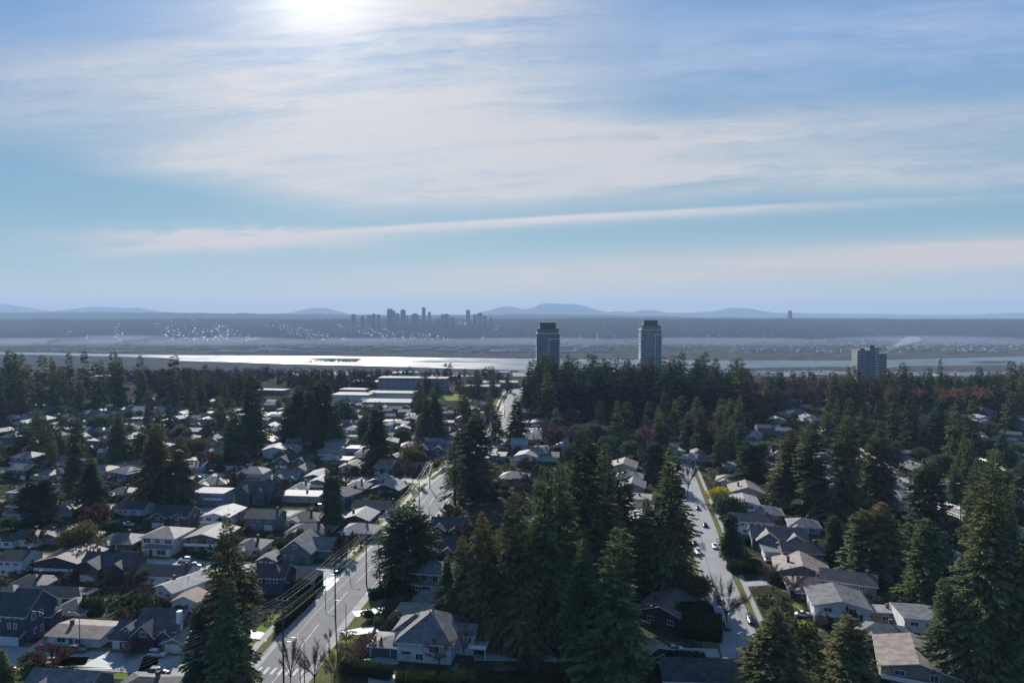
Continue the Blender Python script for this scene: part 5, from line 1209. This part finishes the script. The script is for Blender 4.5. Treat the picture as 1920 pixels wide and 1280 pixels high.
# the rest of the garden growth, too many to count: one mass
def yard_growth(name, label, leaf, n, seed, hr, reach):
    g_ = np.random.default_rng(seed); VV, FF, o, k = [], [], 0, 0
    base = []
    for i in range(6):
        d_ = g_.normal(0, 1, (70, 3)); d_ /= np.linalg.norm(d_, axis=1, keepdims=True); B = d_*(.55+.35*g_.random((70, 1)))*np.array([1, 1, .8]); B[:, 2] = np.abs(B[:, 2]+.5)
        base.append(diamonds(B, d_+g_.normal(0, .7, (70, 3)), .45*(.6+.8*g_.random(70)), .17*(.6+.8*g_.random(70)), g_.normal(0, 1, (70, 3))))
    while k < n:
        Y = 150+reach*g_.random()**.8; X = Y*(g_.random()*1.5-.76)
        if X > road_x(Y)+60 and X < .15*Y+30: continue
        if on_road(X, Y) or not all((X-a)**2+(Y-b)**2 > (c*.72)**2 for a, b, c in HOUSES): continue
        V, F = base[k % 6]; h = hr[0]+(hr[1]-hr[0])*g_.random()**2; w_ = h*(.6+.6*g_.random()); VV.append(V*np.array([w_, w_*(.7+.8*g_.random()), h])*.8+np.array([X, Y, 0])); FF.append(F+o); o += len(V); k += 1
    return kind(link(name, npmesh(name, np.concatenate(VV), np.concatenate(FF), leaf)), 'stuff', label)
yard_growth('yard_undergrowth', 'dark low evergreen growth filling the yards between the houses', L_hedge, 1500, 1, (1.2, 4.5), 480)
yard_growth('yard_brush', 'brown leafless brush filling the yards between the houses', leafmat('yard_brush_twigs', (.06, .05, .035), (.085, .068, .045), .1, .5), 700, 2, (1.2, 5), 480)

# ------------------------------------------------------------------ fences
M_fence = mat('fence_boards', (.17, .13, .10), .8, .2, (.11, .09, .075), 2)
qf = random.Random(8); n = 0; FE = []
while n < 70:
    Y = qf.uniform(165, 400); X = qf.uniform(-.72*Y, road_x(Y)-20)
    if on_road(X, Y) or not all((X-a)**2+(Y-b)**2 > (c*.9)**2 for a, b, c in HOUSES) or not all((X-a)**2+(Y-b)**2 > 60 for a, b in FE): continue
    n += 1; FE.append((X, Y)); L = qf.uniform(7, 14); mb = MB()
    r = thing('fence', 'brown board fence between back yards of the left district', 'fence', (X, Y, 0), R(-6.5+qf.choice([0, 90])), 'board fences of the left district')
    MB().box(-L/2, -.04, .1, L/2, .04, 1.8).build('boards', M_fence, r)
    for k in range(int(L/2.4)+1): MB().box(-L/2+k*2.4-.06, -.16, 0, -L/2+k*2.4+.06, -.044, 1.95).build('post', M_fence, r)

# ------------------------------------------------------------------ cars
M_tyre = mat('tyre', (.02, .02, .02), .8, .2); M_rim = mat('rim', (.35, .35, .36), .35, .5, metal=.8); M_cglass = mat('car_glass', (.015, .02, .025), .06, .7); M_light = mat('headlight_lens', (.6, .6, .58), .15, .6); M_red = mat('tail_lens', (.25, .02, .02), .25, .5)
def paint(n, c): return mat('paint_'+n, c, .28, .6)
CP_ = {'silver': paint('silver', (.40, .41, .42)), 'white': paint('white', (.66, .66, .66)), 'black': paint('black', (.015, .016, .018)), 'grey': paint('grey', (.10, .105, .11)), 'blue': paint('blue', (.03, .06, .14)), 'red': paint('red', (.25, .02, .02)), 'teal': paint('teal', (.02, .07, .08))}
_cm = {}
def loft(st, ny=7):
    """stations along x: (x, half width, z bottom, z belt-top); rounded section"""
    V, F = [], []
    for (x, w, z0, z1) in st:
        for (fy, fz) in ((-.92, 0), (-1, .25), (-1, .6), (-.88, 1), (.88, 1), (1, .6), (1, .25), (.92, 0)): V.append((x, w*fy, z0+(z1-z0)*fz))
    k = 8
    for i in range(len(st)-1):
        for j in range(k): F.append((i*k+j, i*k+(j+1) % k, (i+1)*k+(j+1) % k, (i+1)*k+j))
    F += [tuple(range(k)), tuple(range((len(st)-1)*k+k-1, (len(st)-1)*k-1, -1))]
    return V, F
def car_meshes(kind_, colr):
    key = (kind_, colr)
    if key in _cm: return _cm[key]
    if kind_ == 'sedan': body = [(-2.25, .70, .45, .72), (-2.1, .84, .28, .88), (-1.2, .9, .24, .95), (.9, .9, .24, .93), (1.9, .86, .26, .80), (2.25, .70, .4, .65)]; cab = [(-1.75, .66, .90, .95), (-1.0, .72, .90, 1.40), (.15, .72, .90, 1.42), (1.05, .70, .88, .94)]
    elif kind_ == 'suv': body = [(-2.3, .78, .5, .95), (-2.2, .9, .34, 1.05), (-1.2, .93, .3, 1.08), (.9, .93, .3, 1.06), (1.95, .9, .32, .95), (2.3, .74, .45, .75)]; cab = [(-2.2, .76, 1.03, 1.12), (-1.9, .78, 1.03, 1.66), (.1, .78, 1.03, 1.70), (1.1, .76, 1.02, 1.08)]
    elif kind_ == 'pickup': body = [(-2.75, .85, .55, 1.05), (-2.65, .93, .42, 1.10), (-.5, .95, .38, 1.10), (1.2, .95, .38, 1.08), (2.4, .92, .4, 1.0), (2.75, .78, .5, .8)]; cab = [(-.6, .80, 1.06, 1.12), (-.5, .82, 1.06, 1.75), (.6, .82, 1.06, 1.76), (1.4, .80, 1.05, 1.12)]
    else: body = [(-2.2, .55, .4, .62), (-2.05, .80, .26, .82), (-1.1, .88, .24, .98), (.6, .88, .24, 1.0), (1.7, .78, .28, .92), (2.2, .55, .4, .66)]; cab = [(-1.5, .55, .94, 1.0), (-.9, .66, .95, 1.42), (.1, .68, .96, 1.46), (.75, .62, .97, 1.02)]
    b_ = MB().add(*loft(body)); gl = MB().add(*loft(cab)); c1_, c2_ = cab[1], cab[2]
    rf = MB().box(c1_[0]+.05, -c1_[1]*.84, c1_[3]-.03, c2_[0]-.05, c1_[1]*.84, c1_[3]+.05)
    wm = MB().tube([(0, -.11, 0), (0, .11, 0)], .34, 14).mesh('tyre', M_tyre); rm = MB().tube([(0, -.125, 0), (0, .125, 0)], .2, 10).mesh('rim', M_rim)
    hl = MB().box(-.05, -.16, -.08, .04, .16, .08)
    L = body[-1][0]
    _cm[key] = (b_.mesh('body', CP_[colr]), gl.mesh('window', M_cglass), rf.mesh('roof', CP_[colr]), wm, rm, hl.mesh('headlight', M_light), hl.mesh('tail_light', M_red), L, body[2][1])
    for m_ in _cm[key][:2]: m_.polygons.foreach_set('use_smooth', [True]*len(m_.polygons))
    return _cm[key]
def car(kind_, colr, X, Y, rz, label, group=None):
    b_, gl, rf, wm, rm, hl, tl, L, hw = car_meshes(kind_, colr); r = thing('parked_car' if kind_ != 'pickup' else 'pickup_truck', label, 'car' if kind_ != 'pickup' else 'pickup', (X, Y, gz(X, Y)+.08), rz, group)
    bd = link('body', b_, r); link('window', gl, r); link('roof', rf, r)
    for sx in (-1, 1):
        for sy in (-1, 1):
            w_ = link('wheel', wm, r, (sx*L*.62, sy*(hw-.10), .34)); link('rim', rm, w_)
        link('headlight', hl, r, (L-.16, sx*hw*.62, .66 if kind_ in ('sedan', 'vintage') else .8)); link('tail_light', tl, r, (-L+.16, sx*hw*.62, .68 if kind_ in ('sedan', 'vintage') else .85))
    return r
AL, AR = R(83.5), R(80)     # along the two streets
for kd, c, x, y, rz, lb in (
    ('sedan', 'teal', 1363, 1176, AR+math.pi, 'dark teal sedan parked at the left kerb of the right street in the dappled shade'), ('pickup', 'black', 1407, 1164, AR+math.pi, 'black pickup with pale cab roof parked at the right kerb of the right street'),
    ('sedan', 'grey', 1308, 954, AR, 'dark car on the right street, farthest of the parked ones'), ('sedan', 'black', 1322, 986, AR, 'black car at the right kerb near the dotted lawns of the right street'), ('sedan', 'black', 1302, 1020, AR, 'dark car at the left kerb under the overhanging fir'),
    ('sedan', 'white', 1340, 1026, AR+math.pi, 'white car at the right kerb of the right street'), ('suv', 'silver', 1309, 1037, AR+math.pi, 'silver car at the left kerb just nearer than the dark one under the fir'),
    ('sedan', 'silver', 1265, 1220, R(8), 'silver hatchback standing side-on in the shaded driveway left of the right street'), ('suv', 'black', 1334, 1246, AR+R(30), 'dark jeep-like car in the corner driveway at the bottom of the right street'), ('vintage', 'white', 1506, 1155, R(-6), 'white vintage car with rounded fenders parked side-on on the lawn edge'),
    ('sedan', 'silver', 36, 1046, R(-8), 'silver sedan on the left cross street, left of two'), ('suv', 'silver', 66, 1046, R(-8), 'grey estate car on the left cross street, right of two'), ('suv', 'white', 263, 1054, R(-8), 'white van in front of the white modern house'), ('suv', 'black', 298, 1264, R(-4), 'black SUV on the pale cross street at the lower left'),
    ('sedan', 'grey', 628, 1052, R(-4), 'dark car with glinting roof in the drive of the grey gable-fronted house'), ('suv', 'black', 842, 952, R(-8), 'black SUV parked under the silhouetted fir by the left street'), ('suv', 'white', 872, 938, R(-8), 'white SUV behind the black one under the silhouetted fir'), ('sedan', 'white', 884, 946, R(20), 'white car beside the pair of SUVs by the left street'),
    ('sedan', 'silver', 652, 938, R(-4), 'pale car in the yard left of the long dark-roofed house'), ('sedan', 'blue', 366, 1062, R(-20), 'dark blue car at the kerb right of the bright cross street patch'), ('pickup', 'silver', 240, 986, R(-10), 'pale pickup behind the white modern house'), ('suv', 'white', 128, 1026, R(-70), 'white car in the drive left of the brownish-olive tree'),
    ('sedan', 'white', 540, 1040, R(-8), 'white car in the bright yard between the navy and grey gables'), ('sedan', 'silver', 515, 968, R(-8), 'pale car behind the white carport house'), ('sedan', 'silver', 1765, 862, R(-30), 'pale car on the street near the right border'), ('suv', 'silver', 938, 846, AL, 'car on the sunlit far part of the left street'), ('sedan', 'white', 610, 972, R(-6), 'white car right of the twin-hipped house'), ('sedan', 'white', 1445, 1052, R(10), 'white car in the drive of the stepped-roof house')):
    X, Y, _ = P(x, y); car(kd, c, X, Y, rz, lb)

qc = random.Random(21); n = 0; CPOS = []
while n < 46:
    s_ = qc.choice((160, 222, 284, 345, 407, 469)); X = road_x(s_)-qc.uniform(14, .72*s_); Y = s_+.115*(road_x(s_)-X)+qc.choice((-3.1, 3.1, -8, 9))
    if not all((X-a)**2+(Y-b)**2 > c*c*.8 for a, b, c in HOUSES) or not all((X-a)**2+(Y-b)**2 > 30 for a, b in CPOS): continue
    n += 1; CPOS.append((X, Y)); c = qc.choice(('silver', 'white', 'black', 'grey', 'blue', 'red', 'white', 'silver')); kd = qc.choice(('sedan', 'suv', 'suv', 'pickup'))
    car(kd, c, X, Y, R(-6.5)+(math.pi if qc.random() < .5 else 0), '%s %s parked along a cross street of the left district' % (c, {'sedan': 'sedan', 'suv': 'sport utility car', 'pickup': 'pickup'}[kd]), 'cars parked in the left district '+c+' '+kd)
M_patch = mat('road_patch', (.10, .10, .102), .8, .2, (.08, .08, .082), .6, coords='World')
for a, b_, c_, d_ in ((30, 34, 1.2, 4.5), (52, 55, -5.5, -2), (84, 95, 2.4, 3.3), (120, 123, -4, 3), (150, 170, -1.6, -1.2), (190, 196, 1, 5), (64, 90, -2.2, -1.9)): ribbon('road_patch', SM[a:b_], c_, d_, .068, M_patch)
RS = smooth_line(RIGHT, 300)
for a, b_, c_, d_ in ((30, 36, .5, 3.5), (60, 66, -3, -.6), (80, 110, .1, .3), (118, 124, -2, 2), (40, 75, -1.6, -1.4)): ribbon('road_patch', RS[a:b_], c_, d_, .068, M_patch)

# flag on the navy house
M_fr, M_fw = mat('flag_red', (.55, .03, .04), .7, .2), mat('flag_white', (.75, .75, .75), .7, .2)
X, Y, _ = P(527, 1110); r = thing('flag', 'red and white maple leaf flag hanging on a slanted pole by the navy house', 'flag', (X, Y, 4.2), R(-10))
MB().tube([(0, 0, 0), (-1.4, -.1, 4.6)], .05, 6).build('flagpole', M_trim, r)
fl = MB(); gp = lambda u, v: (-1.38+u*1.6+v*.02, -.1+.10*math.sin(u*7), 4.45-v*1.25-u*1.25)
for i in range(16):
    u0, u1 = i/16, (i+1)/16; fl.quad(gp(u0, 1.1), gp(u1, 1.1), gp(u1, 0), gp(u0, 0), 0 if (i < 4 or i >= 12) else 1)
fl.build('cloth', [M_fr, M_fw], r)
leaf = [(0, -.42), (.03, -.15), (.26, -.19), (.22, -.10), (.42, .08), (.35, .12), (.38, .25), (.24, .22), (.2, .28), (.09, .15), (.13, .38), (.06, .34), (0, .46)]
pts = leaf+[(-x, y) for x, y in leaf[-2:0:-1]]; lm = MB()
for s_ in (-.02, .02): lm.add([(gp(.5+a*.42, .55-b*.9)[0], gp(.5+a*.42, .55-b*.9)[1]+s_, gp(.5+a*.42, .55-b*.9)[2]) for a, b in pts], [tuple(range(len(pts)))])
lm.build('maple_leaf', M_fr, r)

for i in range(16):
    x = 1398+i*10.5+(i*13 % 7); X, Y, _ = P(x, 742+(i*7 % 5)*7)
    plant('mauve' if i % 3 else 'bare2', X, Y, 15+(i*5 % 6), 15+(i*7 % 5), 'purplish bare tree between the two woods, %s from the left' % ordinal(i), 'bare_tree', 'tree', 'bare trees between the two woods')
# ------------------------------------------------------------------ valley floor, far woods and houses
M_wroof = mat('warehouse_roof', (.15, .148, .145), .75, .12, (.10, .10, .098), .05)
M_wwall = mat('warehouse_wall', (.24, .24, .25), .7, .3, (.19, .19, .2), .1)
def shed_geo(mb, X, Y, z, w, d, h, a, kind_='flat'):
    ca, sa = math.cos(a), math.sin(a); T = lambda x, y, zz: (X+x*ca-y*sa, Y+x*sa+y*ca, z+zz)
    if kind_ == 'flat':
        mb.add([T(-w/2,-d/2,-1),T(w/2,-d/2,-1),T(w/2,d/2,-1),T(-w/2,d/2,-1),T(-w/2,-d/2,h),T(w/2,-d/2,h),T(w/2,d/2,h),T(-w/2,d/2,h)], [(0,1,5,4),(1,2,6,5),(2,3,7,6),(3,0,4,7)], 0)
        mb.f.append(tuple(range(len(mb.v)-4, len(mb.v)))); mb.m.append(1)
    else:
        r_ = h+d*.22
        mb.add([T(-w/2,-d/2,-1),T(w/2,-d/2,-1),T(w/2,d/2,-1),T(-w/2,d/2,-1),T(-w/2,-d/2,h),T(w/2,-d/2,h),T(w/2,d/2,h),T(-w/2,d/2,h),T(-w/2,0,r_),T(w/2,0,r_)], [(0,1,5,4),(1,2,6,9,5),(2,3,7,6),(3,0,4,8,7)], 0)
        o = len(mb.v)-10; mb.f += [(o+4, o+5, o+9, o+8), (o+9, o+6, o+7, o+8)]; mb.m += [1, 1]
qw = random.Random(12); WPOS = []
base_w = MB(); shed_geo(base_w, 0, 0, 0, 1, 1, 1, 0); wme = base_w.mesh('warehouse', [M_wwall, M_wroof]); n = 0
while n < 90:
    Y = qw.uniform(1450, 2250); X = qw.uniform(-.62*Y, .05*Y) if qw.random() < .75 else qw.uniform(.25*Y, .75*Y)
    if Y > 2250-max(0, -X-300)*.12-(100 if X > 300 else 0): continue
    w, d = qw.uniform(26, 95), qw.uniform(24, 60)
    if any(abs(X-a)+abs(Y-b) < (w+c)*.55 for a, b, c in WPOS): continue
    WPOS.append((X, Y, w)); n += 1
    o = link('warehouse', wme, None, (X, Y, gz(X, Y))); o.scale = (w, d, qw.uniform(6, 11)); o.rotation_euler = (0, 0, R(qw.uniform(-14, 6))); tag(o, 'pale flat-roofed warehouse on the flats this side of the river', 'warehouse', 'warehouses on the near river flats')
# school, apartment block and field behind the district
def flatbld(label, x, yb, w, d, h, wall, roof, rz, name, cat, rows=2):
    X, Y, _ = P(x, yb); r = thing(name, label, cat, (X, Y, gz(X, Y)), R(rz))
    MB().box(-w/2, 0, -.5, w/2, d, h).build('wall', wall, r); MB().box(-w/2-.6, -.6, h, w/2+.6, d+.6, h+.7).build('roof', roof, r)
    fm, pm = window_meshes(3.0, 1.5, True)
    for k in range(rows):
        for i in range(int(w/7)): o = link('window', fm, r, (-w/2+4+i*7, 0, 1.3+k*h/rows)); link('pane', pm, o)
    return r
M_apt = mat('apartment_cladding', (.16, .19, .24), .7, .3, (.12, .145, .19), .08)
flatbld('long blue-grey apartment building with bright roof edge, left block of two beyond the school', 752, 737, 50, 20, 16, M_apt, M_wroof, -4, 'apartment_building', 'building', 4)
flatbld('blue-grey apartment building, right block of two beyond the school', 806, 736, 36, 20, 15, M_apt, M_wroof, -4, 'apartment_building', 'building', 4)
flatbld('low white-roofed school wing nearest the district, left of the green field', 740, 768, 60, 26, 6, WL['cream'], M_wroof, -6, 'school_building', 'building', 1)
flatbld('taller white-roofed school hall behind the low school wing', 730, 753, 46, 20, 8, WL['white'], M_wroof, -6, 'school_building', 'building', 1)
flatbld('white-roofed hall left of the school behind the big dark clump', 655, 757, 36, 24, 8, WL['white'], M_wroof, -6, 'school_building', 'building', 1)
for i, (x, y, w) in enumerate(((506, 740, 30), (660, 741, 28), (684, 727, 36), (902, 733, 40), (938, 727, 40))):
    flatbld('low commercial hall with sunlit white roof between the middle trees, %s of the lot' % ordinal(i), x, y, w, 14+i*3, 4.5+i % 3, WL['grey'], M_wroof, -12+i*3, 'commercial_hall', 'building', 1)['group'] = 'commercial halls beyond the trees'
for pts in ([(800, 752), (880, 750), (872, 738), (812, 739)],): sheet('playing_field', pts, .05, M_field)
sheet('dry_field', [(940, 772), (968, 770), (966, 738), (946, 738)], .05, M_dry)
# woods on the slope and river flats: one mass nobody could count
qv = np.random.default_rng(9)
def cone_mass(name, pts, label, leaf, tiers=3, sides=6):
    V, F = [], []
    for (X, Y, z, h, r_) in pts:
        a0 = qv.random()*6.28
        for k in range(tiers):
            zb, zt, rb_ = z+h*(.05+.28*k), z+h*min(1, (.50+.26*k)), r_*(1-.27*k); o = len(V)
            for j in range(sides): V.append((X+rb_*(.7+.5*qv.random())*math.cos(a0+j*6.283/sides), Y+rb_*(.7+.5*qv.random())*math.sin(a0+j*6.283/sides), zb-h*.06*qv.random()))
            V.append((X+r_*.1*qv.normal(), Y+r_*.1*qv.normal(), zt))
            for j in range(sides): F.append((o+j, o+(j+1) % sides, o+sides))
    return kind(link(name, npmesh(name, V, F, leaf)), 'stuff', label)
L_far = leafmat('far_needles', (.026, .034, .026), (.045, .045, .034), .15, .01)
L_brush = leafmat('valley_brush', (.05, .042, .038), (.07, .06, .05), .1, .02)
f1, f2 = vnoise(91), vnoise(92); lots = [conifer_crown(24, 4.4, 70, 9, 300+i, prof=('fir', 'spire', 'cedar', 'egg')[i % 4], droop=.35, fl=3.2, fw=.34) for i in range(8)]
VV, FF, nv_, n = [], [], 0, 0
while n < 2900:
    Y = 640+1560*qv.random()**.9; X = Y*(qv.random()*1.7-.85)
    dens = (f1(X/90+Y/130)*.6+f2(X/210-Y/160+500)*.6)
    if dens < (.36 if Y < 1000 else .58) or abs(X-10-Y*.012) < 9 or (Y < 740 and -.36 < X/Y < .03): continue
    if (-0.20 if Y < 1100 else -.36) < X/Y < .03 and qv.random() < .72: continue
    if any(abs(X-a) < c*.6 and abs(Y-b) < c*.6 for a, b, c in WPOS) or any((X-a)**2+(Y-b)**2 < (c+2)**2 for a, b, c in HOUSES): continue
    h = min(13+16*qv.random(), 85-Y*((.078 if X < 0 else .089)+.016*qv.random())-gz(X, Y)+(8 if qv.random() < .08 else 0))
    if h < 4: continue
    k = h/24; w_ = k*(.9+.5*qv.random()); V, F = lots[int(qv.integers(0, 8))]; a_ = qv.random()*6.28; ca, sa = math.cos(a_), math.sin(a_)
    VV.append(np.stack([X+(V[:, 0]*ca-V[:, 1]*sa)*w_, Y+(V[:, 0]*sa+V[:, 1]*ca)*w_, gz(X, Y)+V[:, 2]*k], 1)); FF.append(F+nv_); nv_ += len(V); n += 1
KV = (VV, FF, nv_)
wood = [conifer_crown(44, 8.0, 150, 14, 400+i, prof=('fir', 'spire', 'fir', 'cedar')[i % 4], droop=.35, fl=2.6, fw=.30) for i in range(6)]
W2, F2, o2, n2 = [], [], 0, 0
while n2 < 150:
    x_ = 985+420*qv.random(); y_ = 748+52*qv.random(); X, Y, _ = P(x_, y_)
    if abs(x_-1195)/215 > 1.0: continue
    h = (36+12*qv.random())*(1-.34*((x_-1185)/215)**2); k = h/44; V, F = wood[n2 % 6]; a_ = qv.random()*6.28; ca, sa = math.cos(a_), math.sin(a_); w_ = k*(.9+.35*qv.random())
    W2.append(np.stack([X+(V[:, 0]*ca-V[:, 1]*sa)*w_, Y+(V[:, 0]*sa+V[:, 1]*ca)*w_, V[:, 2]*k], 1)); F2.append(F+o2); o2 += len(V); n2 += 1
kind(link('tower_wood', npmesh('tower_wood', np.concatenate(W2), np.concatenate(F2), leafmat('wood_needles', (.026, .042, .034), (.048, .064, .046), .15, .08))), 'stuff', 'dense dark mass of wood on the mound below the two glass towers')
kind(link('valley_wood', npmesh('valley_wood', np.concatenate(VV), np.concatenate(FF), L_far)), 'stuff', 'hazy dark wood covering the slope down to the river')
pts = []
while len(pts) < 2600:
    Y = 1700+600*qv.random(); X = Y*(qv.random()*1.8-.9)
    if f1(X/60-Y/90+77) < .45: continue
    pts.append((X, Y, gz(X, Y), 4+6*qv.random(), 3+5*qv.random()))
for (a, b_, c, d_) in ((-860, -640, 2790, 2870), (760, 1900, 2330, 2500)):
    for k in range(260): pts.append((a+(b_-a)*qv.random(), c+(d_-c)*qv.random(), LOW+.8, 3+6*qv.random(), 3+5*qv.random()))
cone_mass('riverside_brush', pts, 'brown winter brush along the near river bank and islands', L_brush, 1, 5)
pts = []
for k in range(17000):
    u_ = qv.random(); Y = 3450+5000*u_ if qv.random() < .8 else 4700+3600*u_; X = Y*(qv.random()*1.7-.85)
    z = hill_z(X, Y) if Y > 4600 else LOW
    if f1(X/170+Y/330+9)*.5+f2(X/420-Y/500+300)*.5 < (.56 if Y < 4700 else .36): continue
    h = (7 if Y < 4600 else 13)+10*qv.random(); pts.append((X, Y, z-1, h, h*(.45+.4*qv.random())))
for k in range(1500):
    X = -7200+14400*k/1500+qv.normal()*6; Y = 7950+qv.normal()*60; h = 10+16*qv.random()**2; pts.append((X, Y, hill_z(X, Y)-2, h, h*(.3+.3*qv.random())))
cone_mass('far_wood', pts, 'blue hazy wood covering the hillside across the river', L_far, 1, 6)
mb = MB(); qh = random.Random(4)
def hs(n_, xr, yr, w, h, kd, cl=0):
    c = 0
    while c < n_:
        Y = qh.uniform(*yr); X = Y*qh.uniform(*xr)
        if cl and f2(X/150+Y/260+40) < cl: continue
        c += 1; shed_geo(mb, X, Y, hill_z(X, Y) if Y > 4600 else LOW, qh.uniform(*w), qh.uniform(*w)*.7, qh.uniform(*h), R(qh.uniform(-90, 90)) if kd != 'flat' else R(qh.uniform(-12, 12)), kd)
hs(420, (-.62, -.02), (5000, 6900), (8, 20), (5, 8), 'gx', .55); hs(240, (-.75, .75), (4900, 7700), (9, 18), (5, 8), 'gx', .55)
far_houses_mb = mb; mb = MB()
hs(70, (-.40, .12), (3420, 4200), (30, 110), (7, 11), 'flat'); hs(260, (-.02, .8), (3500, 4600), (16, 46), (5, 8), 'flat', .45); hs(26, (-.7, -.3), (3420, 4000), (30, 100), (6, 9), 'flat')
kind(mb.build('far_sheds', [M_wwall, mat('far_shed_roof', (.17, .168, .17), 1.0, .0, (.11, .11, .112), .02)]), 'stuff', 'long pale sheds along the far river bank'); mb = far_houses_mb
kind(mb.build('far_buildings', [M_wwall, mat('far_roof', (.26, .255, .25), .6, .3, (.2, .2, .2), .02)]), 'stuff', 'tiny roofs glinting on the far bank and hillside')
# slender sun glints on the far hill, put in as pale-coloured strips
M_strip = mat('glint_strip', (.20, .195, .19), 1.0, .0, (.14, .135, .13), .01, coords='World')
def strip(pts, w):
    V, F = [], []
    for X, Y in pts: V += [(X-w/2, Y, hill_z(X-w/2, Y)+5), (X+w/2, Y, hill_z(X+w/2, Y)+5)]
    F = [(2*i, 2*i+1, 2*i+3, 2*i+2) for i in range(len(pts)-1)]
    kind(link('far_glint', npmesh('far_glint', V, F, M_strip)), 'structure')
for x0, Y0, x1, Y1, w in ((161, 5200, 164, 5700, 14), (901, 5050, 910, 5500, 16), (1628, 6300, 1662, 5300, 12), (1088, 5000, 1088, 5500, 9), (1120, 4950, 1120, 5700, 10), (1154, 5150, 1154, 5500, 8)):
    strip([((x0+(x1-x0)*i/12-960)/1280*(Y0+(Y1-Y0)*i/12), Y0+(Y1-Y0)*i/12) for i in range(13)], w)
# smoke drifting from the far bank and mist lying at the foot of the hill
def blob_volume(name, label, blobs, dens, col):
    V, F = [], []
    for (c, rx, ry, rz_) in blobs:
        o = len(V); nu, nv = 14, 8
        for j in range(nv+1):
            for i in range(nu):
                t_, p_ = math.pi*j/nv, 2*math.pi*i/nu; V.append((c[0]+rx*math.sin(t_)*math.cos(p_), c[1]+ry*math.sin(t_)*math.sin(p_), c[2]+rz_*math.cos(t_)))
        for j in range(nv):
            for i in range(nu): F.append((o+j*nu+i, o+(j+1)*nu+i, o+(j+1)*nu+(i+1) % nu, o+j*nu+(i+1) % nu))
    m = bpy.data.materials.new(name); m.use_nodes = True; t = m.node_tree; t.nodes.clear(); vo = t.nodes.new('ShaderNodeOutputMaterial'); pv = t.nodes.new('ShaderNodeVolumePrincipled')
    pv.inputs['Color'].default_value = (*col, 1); pv.inputs['Density'].default_value = dens; pv.inputs['Anisotropy'].default_value = .3; t.links.new(pv.outputs[0], vo.inputs['Volume'])
    return kind(link(name, npmesh(name, V, F, m)), 'stuff', label)
Y = 3500
sm = []
for k in range(7):
    f = k/6; sm.append(((((1662+100*f)-960)/1280*Y, Y+40*k, LOW+4+58*f**.8), 12+34*f, 16+30*f, 6+11*f))
blob_volume('smoke', 'pale smoke drifting from the far bank right of the grey tower', sm, .0035, (.8, .85, .95))
mi = [((x_-960)/1280*4600, 4550+yy_, LOW+8, wx, 420, hz_) for x_, yy_, wx, hz_ in ((60, 0, 700, 34), (220, 60, 420, 52), (420, 20, 700, 40), (700, 80, 900, 30), (1000, 60, 900, 32), (1350, 40, 1100, 34), (1750, 60, 900, 46))]
blob_volume('mist', 'low mist lying at the foot of the far hill', [((a, b_, c), rx, ry, rz_) for a, b_, c, rx, ry, rz_ in mi], 3.2e-4, (.66, .72, 1.0))

# further small houses of the far rows, beyond the three hundred nearest: one mass
mbh = MB(); qk = random.Random(66); c = 0; tries = 0
while c < 170 and tries < 9000:
    tries += 1; Y = qk.uniform(380, 640); X = qk.uniform(-.76*Y, road_x(Y)-14) if qk.random() < .72 else qk.uniform(.2*Y, .76*Y)
    if not free(X, Y, 4.5) or on_road(X, Y): continue
    HOUSES.append((X, Y, 6)); c += 1; shed_geo(mbh, X, Y, 0, qk.uniform(8, 13), qk.uniform(7, 9), qk.uniform(2.8, 5.4), R(-6.5+qk.choice((0, 90, 0, 90, 20, -25))), 'gx')
kind(mbh.build('far_houses', [WL['grey'], RF['grey']]), 'stuff', 'small grey roofs of the farthest house rows')
